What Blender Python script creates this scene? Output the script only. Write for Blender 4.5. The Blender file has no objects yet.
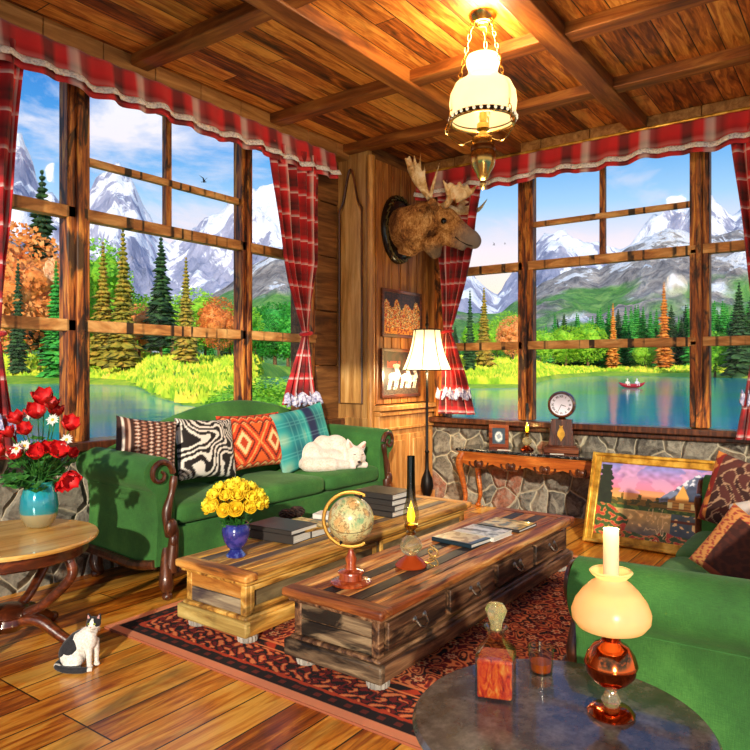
import bpy, bmesh, math, random
import numpy as np
from mathutils import Vector, Matrix, noise as mnoise

PI = math.pi
C = bpy.context.scene.collection
random.seed(7)

def srgb(h, a=1.0):
    h = h.lstrip('#')
    o = []
    for i in (0, 2, 4):
        c = int(h[i:i+2], 16) / 255
        o.append(c/12.92 if c <= .04045 else ((c+.055)/1.055)**2.4)
    return (o[0], o[1], o[2], a)

# ------------------------------------------------------------------ camera
YAW = math.radians(36.0)
FPX = 680.0
EYE = 1.5
cam_d = bpy.data.cameras.new('camera')
cam = bpy.data.objects.new('camera', cam_d)
C.objects.link(cam)
cam.location = (0, 0, EYE)
cam.rotation_euler = (PI/2, 0, YAW - PI/2)
cam_d.sensor_width = 36
cam_d.lens = FPX / 750 * 36
cam_d.shift_y = -5 / 750
cam_d.clip_start = .05
cam_d.clip_end = 12000
bpy.context.scene.camera = cam
FW = (math.cos(YAW), math.sin(YAW))
RT = (math.sin(YAW), -math.cos(YAW))

def at(u, v, X=None, Y=None, Z=None, d=None):
    """point of the room seen at a pixel of the photograph, on a wall, floor or table plane"""
    a = (u - 375) / FPX
    b = (370 - v) / FPX
    gx, gy = FW[0] + a*RT[0], FW[1] + a*RT[1]
    if X is not None: d = X / gx
    elif Y is not None: d = Y / gy
    elif Z is not None: d = (Z - EYE) / b
    return Vector((gx*d, gy*d, EYE + b*d))

# ------------------------------------------------------------------ node helper
class G:
    def __init__(s, name):
        s.m = bpy.data.materials.new(name); s.m.use_nodes = True
        s.t = s.m.node_tree; s.t.nodes.clear()
        s.out = s.t.nodes.new('ShaderNodeOutputMaterial')
    def n(s, ty, ins=None, **kw):
        nd = s.t.nodes.new(ty)
        for k, v in kw.items(): setattr(nd, k, v)
        for k, v in (ins or {}).items(): s.set(nd.inputs[k], v)
        return nd
    def set(s, sock, v):
        if isinstance(v, bpy.types.NodeSocket): s.t.links.new(v, sock)
        else: sock.default_value = v
    def co(s, kind='Object'): return s.n('ShaderNodeTexCoord').outputs[kind]
    def map(s, vec, scale=(1,1,1), rot=(0,0,0), loc=(0,0,0)):
        return s.n('ShaderNodeMapping', {'Vector': vec, 'Scale': scale, 'Rotation': rot, 'Location': loc}).outputs[0]
    def noise(s, vec, scale=5, detail=4, rough=.5, dist=0.0, out=0):
        return s.n('ShaderNodeTexNoise', {'Vector': vec, 'Scale': scale, 'Detail': detail, 'Roughness': rough, 'Distortion': dist}).outputs[out]
    def vor(s, vec, scale=5, feature='F1', out='Distance', rnd=1.0):
        nd = s.n('ShaderNodeTexVoronoi', feature=feature)
        s.set(nd.inputs['Vector'], vec); nd.inputs['Scale'].default_value = scale; nd.inputs['Randomness'].default_value = rnd
        return nd.outputs[out]
    def ramp(s, f, stops, interp='LINEAR'):
        nd = s.n('ShaderNodeValToRGB'); s.set(nd.inputs[0], f)
        r = nd.color_ramp; r.interpolation = interp
        while len(r.elements) < len(stops): r.elements.new(.5)
        for e, (p, c) in zip(r.elements, stops):
            e.position = p; e.color = srgb(c) if isinstance(c, str) else (c, c, c, 1) if not hasattr(c, '__len__') else c
        return nd.outputs[0]
    def mix(s, f, a, b, blend='MIX'):
        nd = s.n('ShaderNodeMix', data_type='RGBA', blend_type=blend)
        s.set(nd.inputs[0], f)
        s.set(nd.inputs[6], srgb(a) if isinstance(a, str) else a); s.set(nd.inputs[7], srgb(b) if isinstance(b, str) else b)
        return nd.outputs[2]
    def mth(s, op, a, b=0.0, c=0.0):
        nd = s.n('ShaderNodeMath', operation=op)
        s.set(nd.inputs[0], a); s.set(nd.inputs[1], b); s.set(nd.inputs[2], c)
        return nd.outputs[0]
    def xyz(s, vec):
        return s.n('ShaderNodeSeparateXYZ', {'Vector': vec}).outputs
    def bump(s, h, strength=.3, dist=.01):
        return s.n('ShaderNodeBump', {'Height': h, 'Strength': strength, 'Distance': dist}).outputs[0]
    def bsdf(s, color, rough=.6, metal=0.0, bump=None, **kw):
        nd = s.n('ShaderNodeBsdfPrincipled')
        s.set(nd.inputs['Base Color'], srgb(color) if isinstance(color, str) else color)
        s.set(nd.inputs['Roughness'], rough); s.set(nd.inputs['Metallic'], metal)
        for k, v in kw.items(): s.set(nd.inputs[k.replace('_', ' ')], srgb(v) if isinstance(v, str) else v)
        if bump is not None: s.t.links.new(bump, nd.inputs['Normal'])
        s.t.links.new(nd.outputs[0], s.out.inputs[0])
        return s.m

# ------------------------------------------------------------------ sky, sun, exposure
def make_world():
    w = bpy.data.worlds.new('sky'); bpy.context.scene.world = w; w.use_nodes = True
    t = w.node_tree; t.nodes.clear()
    g = G.__new__(G); g.t = t
    v = g.co('Generated')
    z = g.xyz(v)[2]
    sky = g.ramp(z, [(0.0, '#ffe9c4'), (.10, '#fff0d8'), (.17, '#f4e8f0'), (.23, '#a4d0f4'), (.30, '#58a6ea'), (.40, '#2c78cc'), (.7, '#6fa8e0')])
    m = g.map(v, scale=(1, 1, 3.2))
    c1 = g.noise(m, 3.2, 7, .58, .4)
    cl = g.ramp(c1, [(.52, 0.0), (.68, .85)])
    low = g.ramp(z, [(.0, '#fff4e4'), (.2, '#fbe6ea'), (.4, '#ffffff')])
    c = g.mix(cl, sky, low)
    bg = t.nodes.new('ShaderNodeBackground'); bg.inputs[1].default_value = SKY
    t.links.new(c, bg.inputs[0])
    o = t.nodes.new('ShaderNodeOutputWorld'); t.links.new(bg.outputs[0], o.inputs[0])
SKY = 1.0
make_world()
sun_d = bpy.data.lights.new('sun', 'SUN'); sun_d.energy = 3.6; sun_d.angle = math.radians(1.5); sun_d.color = (1, .90, .72)
sun = bpy.data.objects.new('sun', sun_d); C.objects.link(sun)
_az, _el = math.radians(33), math.radians(17)
sun.rotation_euler = Vector((math.cos(_az)*math.cos(_el), math.sin(_az)*math.cos(_el), -math.sin(_el))).to_track_quat('-Z', 'Y').to_euler()
sun.location = (-3, -2, 6)
vs = bpy.context.scene.view_settings
vs.view_transform = 'Standard'; vs.look = 'None'; vs.gamma = 1; vs.use_curve_mapping = False
vs.exposure = 0.2

# ------------------------------------------------------------------ mesh builder
class MB:
    def __init__(s, xf=None):
        s.v = []; s.f = []; s.uv = []; s.mi = []; s.xf = xf or Matrix(); s.col = None
    def add(s, vs_, fs, mi=0, uv=None):
        b = len(s.v)
        s.v += [s.xf @ Vector(p) for p in vs_]
        s.uv += uv if uv else [(0, 0)]*len(vs_)
        s.f += [tuple(b+i for i in f) for f in fs]; s.mi += [mi]*len(fs)
        return s
    def box(s, c, sz, rot=None, mi=0, taper=1.0):
        h = [x/2 for x in sz]; R = Matrix.Rotation(rot[1], 4, rot[0]) if rot else Matrix()
        pts = []
        for z in (-1, 1):
            k = taper if z > 0 else 1
            for x, y in ((-1,-1),(1,-1),(1,1),(-1,1)):
                pts.append(Vector(c) + R @ Vector((x*h[0]*k, y*h[1]*k, z*h[2])))
        return s.add(pts, [(3,2,1,0),(4,5,6,7),(0,1,5,4),(1,2,6,5),(2,3,7,6),(3,0,4,7)], mi)
    def grid(s, fn, nu, nv, cu=False, cv=False, mi=0, flip=False):
        pu = nu if cu else nu+1; pv = nv if cv else nv+1
        pts = []; uv = []
        for j in range(pv):
            for i in range(pu):
                pts.append(fn(i/nu, j/nv)); uv.append((i/nu, j/nv))
        fs = []
        for j in range(nv):
            for i in range(nu):
                a = j*pu+i; b = j*pu+(i+1) % pu; c = ((j+1) % pv)*pu+(i+1) % pu; d = ((j+1) % pv)*pu+i
                fs.append((d,c,b,a) if flip else (a,b,c,d))
        return s.add(pts, fs, mi, uv)
    def lathe(s, prof, seg=24, o=(0,0,0), mi=0, M=None, fn=None):
        M = M or Matrix(); o = Vector(o); pts = []; uv = []
        n = len(prof)
        for j, (r, z) in enumerate(prof):
            for i in range(seg):
                a = 2*PI*i/seg; k = fn(a, j) if fn else 1
                pts.append(o + M @ Vector((r*k*math.cos(a), r*k*math.sin(a), z))); uv.append((i/seg, j/(n-1)))
        fs = [(j*seg+i, j*seg+(i+1) % seg, (j+1)*seg+(i+1) % seg, (j+1)*seg+i) for j in range(n-1) for i in range(seg)]
        if prof[0][0] > 1e-5: fs.append(tuple(range(seg-1, -1, -1)))
        if prof[-1][0] > 1e-5: fs.append(tuple((n-1)*seg+i for i in range(seg)))
        return s.add(pts, fs, mi, uv)
    def shell(s, prof, seg=32, o=(0,0,0), mi=0, M=None):
        """lathe without end caps"""
        M = M or Matrix(); o = Vector(o)
        pts = [o + M @ Vector((r*math.cos(2*PI*i/seg), r*math.sin(2*PI*i/seg), z)) for r, z in prof for i in range(seg)]
        fs = [(j*seg+i, j*seg+(i+1) % seg, (j+1)*seg+(i+1) % seg, (j+1)*seg+i) for j in range(len(prof)-1) for i in range(seg)]
        return s.add(pts, fs, mi)
    def tube(s, pts, rad, seg=8, closed=False, mi=0, flat=None):
        P = [Vector(p) for p in pts]; n = len(P)
        if not hasattr(rad, '__len__'): rad = [rad]*n
        up = Vector((0,0,1)); prev = None; vs_ = []
        for i in range(n):
            if closed: t = P[(i+1) % n]-P[i-1]
            else: t = P[min(i+1, n-1)]-P[max(i-1, 0)]
            if t.length < 1e-9: t = Vector((0,0,1))
            t.normalize()
            a = prev if prev is not None else (Vector((1,0,0)) if abs(t.z) > .9 else up)
            nx = a - t*a.dot(t)
            if nx.length < 1e-5: nx = t.orthogonal()
            nx.normalize(); ny = t.cross(nx); prev = nx
            for k in range(seg):
                an = 2*PI*k/seg; f2 = flat if flat else 1
                vs_.append(P[i] + nx*rad[i]*math.cos(an) + ny*rad[i]*f2*math.sin(an))
        m = n if closed else n-1
        fs = [(i*seg+k, i*seg+(k+1) % seg, ((i+1) % n)*seg+(k+1) % seg, ((i+1) % n)*seg+k) for i in range(m) for k in range(seg)]
        if not closed: fs += [tuple(range(seg-1, -1, -1)), tuple((n-1)*seg+k for k in range(seg))]
        return s.add(vs_, fs, mi)
    def ball(s, c, r, nu=16, nv=10, mi=0, R=None, fn=None):
        if not hasattr(r, '__len__'): r = (r, r, r)
        c = Vector(c); R = R or Matrix(); pts = [c + R @ Vector((0,0,-r[2]))]
        for j in range(1, nv):
            p = -PI/2+PI*j/nv
            for i in range(nu):
                a = 2*PI*i/nu; q = Vector((math.cos(p)*math.cos(a), math.cos(p)*math.sin(a), math.sin(p)))
                k = fn(q) if fn else 1
                pts.append(c + R @ Vector((q.x*r[0]*k, q.y*r[1]*k, q.z*r[2]*k)))
        pts.append(c + R @ Vector((0,0,r[2])))
        fs = [(0, 1+(i+1) % nu, 1+i) for i in range(nu)]
        for j in range(nv-2):
            for i in range(nu):
                a = 1+j*nu+i; b = 1+j*nu+(i+1) % nu
                fs.append((a, b, b+nu, a+nu))
        L = len(pts)-1; q = 1+(nv-2)*nu
        fs += [(L, q+i, q+(i+1) % nu) for i in range(nu)]
        return s.add(pts, fs, mi)
    def prism(s, poly, z0, z1, mi=0, M=None):
        """polygon in local xy extruded from z0 to z1, put through M"""
        M = M or Matrix(); n = len(poly)
        pts = [M @ Vector((x, y, z)) for z in (z0, z1) for x, y in poly]
        fs = [tuple(range(n-1, -1, -1)), tuple(range(n, 2*n))] + [(i, (i+1) % n, n+(i+1) % n, n+i) for i in range(n)]
        return s.add(pts, fs, mi)
    def build(s, name, mat, parent=None, smooth=True, bevel=0, sub=0, remesh=0, solid=0, colf=None, angle=40, smoothit=0):
        me = bpy.data.meshes.new(name)
        me.from_pydata([tuple(p) for p in s.v], [], s.f)
        for m in (mat if isinstance(mat, (list, tuple)) else [mat]): me.materials.append(m)
        me.polygons.foreach_set('material_index', s.mi)
        ul = me.uv_layers.new(name='UVMap')
        li = np.empty(len(me.loops), dtype=np.int32); me.loops.foreach_get('vertex_index', li)
        ul.data.foreach_set('uv', np.array(s.uv, dtype=np.float32)[li].ravel())
        if s.col is not None:
            ca = me.color_attributes.new('Col', 'FLOAT_COLOR', 'POINT')
            ca.data.foreach_set('color', np.array(s.col, dtype=np.float32).ravel())
        me.update()
        bm = bmesh.new(); bm.from_mesh(me); bmesh.ops.recalc_face_normals(bm, faces=bm.faces)
        if not (remesh or colf):
            pass
        bm.to_mesh(me); bm.free()
        if smooth:
            me.polygons.foreach_set('use_smooth', [True]*len(me.polygons))
            if not remesh and not sub and angle < 180:
                try: me.set_sharp_from_angle(angle=math.radians(angle))
                except Exception: pass
        o = bpy.data.objects.new(name, me); C.objects.link(o)
        if parent: o.parent = parent
        if solid:
            k = o.modifiers.new('solid', 'SOLIDIFY'); k.thickness = solid; k.offset = 0
        if remesh:
            k = o.modifiers.new('remesh', 'REMESH'); k.mode = 'VOXEL'; k.voxel_size = remesh; k.use_smooth_shade = True
            k = o.modifiers.new('smooth', 'SMOOTH'); k.factor = .6; k.iterations = smoothit or 4
        if bevel:
            k = o.modifiers.new('bevel', 'BEVEL'); k.width = bevel; k.segments = 2; k.limit_method = 'ANGLE'
        if sub:
            k = o.modifiers.new('sub', 'SUBSURF'); k.levels = sub; k.render_levels = sub
        return o

def tag(o, label, cat, group=None, kind=None):
    o['label'] = label; o['category'] = cat
    if group: o['group'] = group
    if kind: o['kind'] = kind
    return o
def thing(name, label, cat, loc=(0,0,0), rotz=0, group=None):
    o = bpy.data.objects.new(name, None); C.objects.link(o); o.empty_display_size = .1
    o.location = loc; o.rotation_euler = (0, 0, rotz)
    return tag(o, label, cat, group)
def struct(o):
    o['kind'] = 'structure'; return o
def copytree(o, parent=None):
    c = o.copy(); C.objects.link(c); c.parent = parent
    for ch in KIDS.get(o.name, []) or list(o.children): copytree(ch, c)
    return c
KIDS = {}
def R3(ax, deg): return Matrix.Rotation(math.radians(deg), 4, ax)
def lerp(a, b, t): return a+(b-a)*t
def interp(tab, x):
    if x <= tab[0][0]: return tab[0][1]
    for (a, p), (b, q) in zip(tab, tab[1:]):
        if x <= b: return p+(q-p)*(x-a)/(b-a)
    return tab[-1][1]
def spline(pts, n=8):
    P = [Vector(p) for p in pts]; P = [P[0]*2-P[1]]+P+[P[-1]*2-P[-2]]; o = []
    for i in range(1, len(P)-2):
        for k in range(n):
            t = k/n; a, b, c, d = P[i-1:i+3]
            o.append(.5*((2*b)+(c-a)*t+(2*a-5*b+4*c-d)*t*t+(3*b-a-3*c+d)*t**3))
    o.append(P[-2]); return o
def point_light(name, parent, loc, energy, color, r=.04):
    l = bpy.data.lights.new(name, 'POINT'); l.energy = energy; l.color = color; l.shadow_soft_size = r
    o = bpy.data.objects.new(name, l); C.objects.link(o); o.location = loc; o.parent = parent
    return o

# ------------------------------------------------------------------ materials
def plain(name, c, rough=.5, metal=0, **kw): return G(name).bsdf(c, rough, metal, **kw)
def wood(name, stops, grain='x', scale=1.0, rough=.5, dark=.35, stain='#1a0c05', stain_amt=.6, bump=.25, coat=0):
    g = G(name); v = g.co()
    sc = {'x': (.09, 1, 1), 'y': (1, .09, 1), 'z': (1, 1, .09)}[grain]
    m = g.map(v, scale=tuple(a*scale for a in sc))
    f = g.noise(m, 16, 8, .62, .8)
    c = g.ramp(f, stops)
    f2 = g.noise(g.map(v, scale=tuple(a**.5*scale for a in sc)), 5, 5, .6, 1.2)
    k = g.ramp(f2, [(.52, 0.0), (.52+dark, stain_amt)])
    c = g.mix(k, c, stain)
    return g.bsdf(c, rough, bump=g.bump(f, bump, .01), Coat_Weight=coat)
OAK = [(.3, '#5e3312'), (.45, '#9c5f26'), (.6, '#c58a45'), (.75, '#dba860')]
RED = [(.3, '#3a1408'), (.5, '#7c3413'), (.7, '#b0602a')]
W_post = wood('post_wood', [(.34, '#160a05'), (.43, '#6a3010'), (.52, '#b0601f'), (.64, '#e09a40')], 'z', 1.6, .55, .10, '#0e0603', .9)
def bar_wood(name, axis):
    g = G(name); v = g.co(); x = g.xyz(v)
    m = g.map(v, scale=(.3, 1, 1) if axis == 0 else (1, .3, 1))
    f = g.noise(m, 14, 6, .6, .6)
    c = g.ramp(f, [(.3, '#92582a'), (.48, '#c88a48'), (.66, '#ecba74')])
    al = g.n('ShaderNodeCombineXYZ', {'X': g.mth('MULTIPLY', x[axis], 5.0)}).outputs[0]
    k = g.ramp(g.noise(al, 2.1, 1, .4), [(.57, 0.0), (.60, .95)])
    k2 = g.ramp(g.noise(v, 9, 3), [(.35, 0.2), (.5, 1.0)])
    c = g.mix(g.mth('MULTIPLY', k, k2), c, '#150b07')
    return g.bsdf(c, .6, bump=g.bump(f, .3, .01))
W_barx = bar_wood('window_bar_wood_left', 0)
W_bary = bar_wood('window_bar_wood_back', 1)
W_brown = wood('brown_panel_wood', [(.3, '#5a3214'), (.5, '#96602c'), (.68, '#c08c4c')], 'z', 1.0, .5, .35, '#2a1408', .55)
W_rail = wood('rail_wood', RED, 'x', 1, .35)
W_carved = wood('carved_wood', [(.3, '#2a120a'), (.5, '#4e2614'), (.7, '#7a4426')], 'z', 2, .35, coat=.3)
W_dark = wood('dark_polished_wood', [(.3, '#2c1006'), (.5, '#552410'), (.7, '#8a431d')], 'x', 1.5, .3, coat=.4)
W_table = wood('table_top_wood', [(.3, '#b87a30'), (.5, '#e6b058'), (.7, '#f8d484')], 'x', 1, .28, .4, '#70401a', .4, coat=.4)
W_orange = wood('console_wood', [(.3, '#6e2e0c'), (.5, '#b0581c'), (.7, '#e08a3c')], 'x', 1.2, .35, .3, '#3a1408', .6, coat=.2)
W_light_chest = wood('pale_chest_wood', [(.32, '#6a3c14'), (.44, '#b87e30'), (.56, '#e4ae50'), (.7, '#f4d080')], 'x', .9, .55, .16, '#3a2614', .75)
W_grey_chest = wood('weathered_grey_wood', [(.3, '#4a3c34'), (.5, '#8c7a64'), (.7, '#b8a684')], 'y', 1.3, .6, .14, '#2c2030', .75)
W_side_chest = wood('weathered_side_wood', [(.3, '#4a3a26'), (.5, '#7e6a48'), (.7, '#a89468')], 'x', 1.2, .6, .2, '#2c2418', .7)
W_rust = wood('reddish_weathered_wood', [(.3, '#3c180a'), (.45, '#94481c'), (.58, '#d08c44'), (.70, '#f4cc88')], 'x', 1.1, .5, .12, '#160c08', .85)
W_black = wood('burnt_black_wood', [(.35, '#0c0a0a'), (.5, '#221c1a'), (.7, '#5a4434')], 'x', 1.3, .5, .3, '#080808', .5)
W_brownchest = wood('dark_brown_weathered_wood', [(.34, '#1c100a'), (.46, '#583824'), (.58, '#8c6444'), (.72, '#b48c60')], 'x', 1.3, .55, .12, '#0c0806', .85)
W_brownend = wood('dark_brown_end_wood', [(.3, '#2a1e14'), (.46, '#6c5640'), (.60, '#a08664'), (.74, '#bca078')], 'y', 1.3, .55, .1, '#0a0808', .95)

def board_mat(name, bw, bh, cols, c_dark, rough, seam='#1a0c05', rot=0, coat=0, streak=.75):
    g = G(name); v = g.co()
    v = g.map(v, rot=(0, 0, rot))
    br = g.n('ShaderNodeTexBrick', {'Vector': v, 'Color1': (0,0,0,1), 'Color2': (1,1,1,1), 'Mortar': (.5,.5,.5,1), 'Scale': 1.0,
             'Mortar Size': .004, 'Mortar Smooth': .1, 'Bias': 0.0, 'Brick Width': bw, 'Row Height': bh})
    br.offset = .37; br.offset_frequency = 3
    x = g.xyz(v)
    row = g.mth('MULTIPLY', g.mth('FLOOR', g.mth('DIVIDE', x[1], bh)), 13.7)
    off = g.n('ShaderNodeCombineXYZ', {'X': g.mth('ADD', g.mth('MULTIPLY', x[0], 1.0), row), 'Y': g.mth('MULTIPLY', x[1], 9.0), 'Z': row}).outputs[0]
    f = g.noise(off, 2.4, 8, .62, 1.0)
    f2 = g.mth('ADD', g.mth('MULTIPLY', f, streak), g.mth('MULTIPLY', br.outputs['Color'], 1-streak))
    c = g.ramp(f2, cols)
    k = g.ramp(g.noise(g.map(off, scale=(1, .4, 1)), 1.3, 4, .6, .8), [(.5, 0.0), (.75, .7)])
    c = g.mix(k, c, c_dark)
    c = g.mix(br.outputs['Fac'], c, seam)
    h = g.mth('SUBTRACT', g.mth('MULTIPLY', f, .3), br.outputs['Fac'])
    return g.bsdf(c, rough, bump=g.bump(h, .4, .006), Coat_Weight=coat, Coat_Roughness=.15)
M_floor = board_mat('floor_boards', 1.6, .19, [(.28, '#541f06'), (.40, '#a8500f'), (.51, '#e08a26'), (.64, '#fcbc50')], '#4a200a', .30, coat=.25)
M_ceil = board_mat('ceiling_boards', 2.3, .17, [(.30, '#2c1206'), (.42, '#8a4410'), (.52, '#c87428'), (.64, '#f0ac50')], '#1c0c04', .5)
W_beam = wood('ceiling_beam_wood', [(.3, '#4a2209'), (.5, '#8e4e1c'), (.7, '#bc7c38')], 'x', .8, .5, .3, '#2a1206', .6)
W_beamy = wood('ceiling_beam_wood_cross', [(.3, '#4a2209'), (.5, '#8e4e1c'), (.7, '#bc7c38')], 'y', .8, .5, .3, '#2a1206', .6)
W_corn = wood('cornice_wood', [(.3, '#7a4c20'), (.5, '#aa743a'), (.7, '#cc9a5a')], 'x', 1, .55, .3, '#4a2610', .5)

def stone_mat():
    g = G('fieldstone'); v = g.co()
    wv = g.n('ShaderNodeVectorMath', operation='ADD')
    g.set(wv.inputs[0], v)
    nz = g.n('ShaderNodeVectorMath', operation='SCALE'); g.set(nz.inputs[0], g.noise(v, 4, 2, .5, 0, 1)); nz.inputs[3].default_value = .10
    g.set(wv.inputs[1], nz.outputs[0])
    q = g.map(wv.outputs[0], scale=(1, 1, .85))
    e = g.vor(q, 4.3, 'DISTANCE_TO_EDGE', 'Distance', .9)
    cid = g.vor(q, 4.3, 'F1', 'Color', .9)
    r = g.xyz(cid)[0]
    base = g.ramp(r, [(0, '#7c7468'), (.22, '#68625a'), (.4, '#a0664e'), (.52, '#8a8274'), (.7, '#9c9484'), (.84, '#74604e'), (.95, '#565652')], 'CONSTANT')
    n = g.noise(v, 30, 6, .7)
    n2 = g.noise(v, 7, 6, .7, .8)
    base = g.mix(g.ramp(n, [(.35, 0.0), (.7, .8)]), base, g.mix(1.0, base, '#5a5248', 'MULTIPLY'))
    base = g.mix(g.ramp(n2, [(.45, 0.0), (.65, .55)]), base, '#b0aa98')
    k = g.ramp(e, [(.018, 1.0), (.038, 0.0)])
    c = g.mix(k, base, g.mix(n, '#8a8068', '#d0c6ac'))
    h = g.mth('ADD', g.ramp(e, [(.0, 0.0), (.12, 1.0)]), g.mth('MULTIPLY', n2, .4))
    return g.bsdf(c, .85, bump=g.bump(h, .9, .035))
M_stone = stone_mat()

def glass_pane():
    g = G('window_glass')
    tr = g.n('ShaderNodeBsdfTransparent'); gl = g.n('ShaderNodeBsdfGlossy'); gl.inputs['Roughness'].default_value = .0
    mx = g.n('ShaderNodeMixShader', {0: .006, 1: tr.outputs[0], 2: gl.outputs[0]})
    g.t.links.new(mx.outputs[0], g.out.inputs[0]); return g.m
M_pane = glass_pane()

def plaid(name, nu, nv, soft=False):
    g = G(name); uv = g.xyz(g.co('UV'))
    fu = g.mth('FRACT', g.mth('MULTIPLY', uv[0], nu)); fv = g.mth('FRACT', g.mth('MULTIPLY', uv[1], nv))
    if soft:
        a = g.ramp(fu, [(0, '#c81a22'), (.16, '#d81e26'), (.22, '#3a1a1e'), (.34, '#2a1418'), (.40, '#c01a20'), (.52, '#d8202a'), (.58, '#c8b4b0'), (.66, '#d8ccc6'), (.72, '#8a4a4c'), (.80, '#6a1c20'), (.9, '#c01a22'), (1, '#c81a22')])
        b = g.ramp(fv, [(0, '#d84a4a'), (.35, '#e02a2e'), (.5, '#7a1a1e'), (.62, '#d8b0ac'), (.7, '#d0262a'), (1, '#d84a4a')])
        c = g.mix(.28, a, b)
    else:
        st = [(0, '#d01c24'), (.28, '#7c141a'), (.36, '#401418'), (.44, '#701318'), (.60, '#401418'), (.68, '#b81a20'), (.80, '#e02028'), (.88, '#f0d8d4'), (.93, '#e02028'), (1, '#d01c24')]
        c = g.mix(.5, g.ramp(fu, st), g.ramp(fv, st))
        w = g.mth('MAXIMUM', g.ramp(fu, [(.885, 0.0), (.89, .55), (.925, .55), (.93, 0.0)]), g.ramp(fv, [(.885, 0.0), (.89, .55), (.925, .55), (.93, 0.0)]))
        c = g.mix(w, c, '#f4dcd8')
    wv = g.noise(g.co(), 260, 2)
    return g.bsdf(c, .85, bump=g.bump(wv, .25, .002), Sheen_Weight=.2)
M_plaid = plaid('red_plaid_cloth', 5, 11)
M_plaid_narrow = plaid('red_plaid_cloth_side', 3.5, 11)
M_val = plaid('red_tartan_valance', 11, 1, True)
M_val2 = plaid('red_tartan_valance_back', 10, 1, True)
def lace():
    g = G('white_lace'); n = g.noise(g.co(), 60, 3)
    return g.bsdf(g.ramp(n, [(.3, '#b8b2c0'), (.48, '#efecec'), (.65, '#ffffff')]), .85, bump=g.bump(n, .8, .01))
M_lace = lace()

def velvet():
    g = G('green_velvet'); v = g.co()
    n = g.noise(v, 3, 4, .6); w1 = g.noise(g.map(v, scale=(1, 1, 12)), 40, 3); w2 = g.noise(g.map(v, scale=(12, 12, 1)), 30, 3)
    f = g.mth('ADD', g.mth('MULTIPLY', n, .6), g.mth('MULTIPLY', g.mth('ADD', w1, w2), .2))
    c = g.ramp(f, [(.3, '#1f4a1e'), (.5, '#346e2c'), (.7, '#549440')])
    return g.bsdf(c, .8, bump=g.bump(g.mth('ADD', w1, w2), .35, .004), Sheen_Weight=.12, Sheen_Tint='#b8d8a0')
M_green = velvet()
M_brass = plain('aged_brass', '#c9a25a', .22, 1.0)
M_gold = G('gilt_frame'); _n = M_gold.noise(M_gold.co(), 12, 5)
M_gold = M_gold.bsdf(M_gold.ramp(_n, [(.3, '#8a5a14'), (.5, '#d09a30'), (.7, '#f0c85c')]), .35, .5)
M_iron = plain('black_iron', '#1c1816', .45, .7)
M_copper = plain('polished_copper', '#e06a34', .12, 1.0)
M_silver = plain('worn_silver', '#a8a090', .35, 1.0)
M_blackgl = plain('gloss_black', '#0c0a0a', .15)
M_white = plain('white_paint', '#efe9dc', .5)
M_paper = G('page_edges'); _n = M_paper.noise(M_paper.map(M_paper.co(), scale=(1, 1, 60)), 8, 2)
M_paper = M_paper.bsdf(M_paper.ramp(_n, [(.3, '#b8b4a8'), (.7, '#e8e4d8')]), .8)
M_cover = plain('charcoal_book_cover', '#3a3634', .4)
M_blue_cover = plain('dark_blue_book_cover', '#1c3440', .35)
M_leaf = G('leaf_green'); _n = M_leaf.noise(M_leaf.co(), 20, 3)
M_leaf = M_leaf.bsdf(M_leaf.ramp(_n, [(.3, '#16401a'), (.5, '#2c6a24'), (.7, '#58943a')]), .5)
def glass(name, c='#ffffff', rough=.02, ior=1.45): return G(name).bsdf(c, rough, 0, Transmission_Weight=1.0, IOR=ior)
def thin_glass(name, tint='#f4f4ea', k=.16):
    g = G(name)
    tr = g.n('ShaderNodeBsdfTransparent', {'Color': srgb(tint)}); gl = g.n('ShaderNodeBsdfGlossy', {'Roughness': .03})
    lw = g.n('ShaderNodeLayerWeight', {'Blend': .35}).outputs['Facing']
    f = g.mth('ADD', g.mth('MULTIPLY', lw, .55), k*.4)
    mx = g.n('ShaderNodeMixShader', {0: f, 1: tr.outputs[0], 2: gl.outputs[0]})
    g.t.links.new(mx.outputs[0], g.out.inputs[0]); return g.m
M_glass = thin_glass('clear_glass')
def glow(name, c, strength, base=None):
    return G(name).bsdf(base or c, .4, 0, Emission_Color=srgb(c), Emission_Strength=strength)
M_flame = glow('lamp_flame', '#ffd21c', 4.0)
def attr_mat(name, rough=.8, coat=0, bumps=0):
    g = G(name); a = g.n('ShaderNodeAttribute', attribute_name='Col').outputs[0]
    b = g.bump(g.noise(g.co(), 220, 3), bumps, .003) if bumps else None
    return g.bsdf(a, rough, bump=b, Coat_Weight=coat)
M_canvas = attr_mat('painted_canvas', .5, .15, .15)
M_woven = attr_mat('woven_pile', .95, 0, .5)
M_print = attr_mat('printed_cover', .35, .2)
M_cloth = attr_mat('patterned_cloth', .85, 0, .25)
# ================================================================== the room
YL, XB, CEIL = 4.64, 6.78, 3.85
PX, PY = 5.68, 4.18          # corner cupboard faces
b = MB(); b.box((1.95, .5, -.06), (10.1, 8.8, .12)); struct(b.build('floor', M_floor, smooth=False))
b = MB(); b.box((3.1, .75, CEIL+.06), (7.9, 8.3, .12)); struct(b.build('ceiling', M_ceil, smooth=False))
n = 0
for X in (1.6, 3.1, 4.55, 5.62):
    n += 1; b = MB(); b.box((X, .8, CEIL-.035), (.15, 7.6, .09)); struct(b.build('trim_%d' % n, W_beamy, bevel=.008))
for Y in (3.0, 1.75, .45, -.9):
    n += 1; b = MB(); b.box((3.15, Y, CEIL-.045), (7.2, .17, .11)); struct(b.build('trim_%d' % n, W_beam, bevel=.008))
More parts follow.
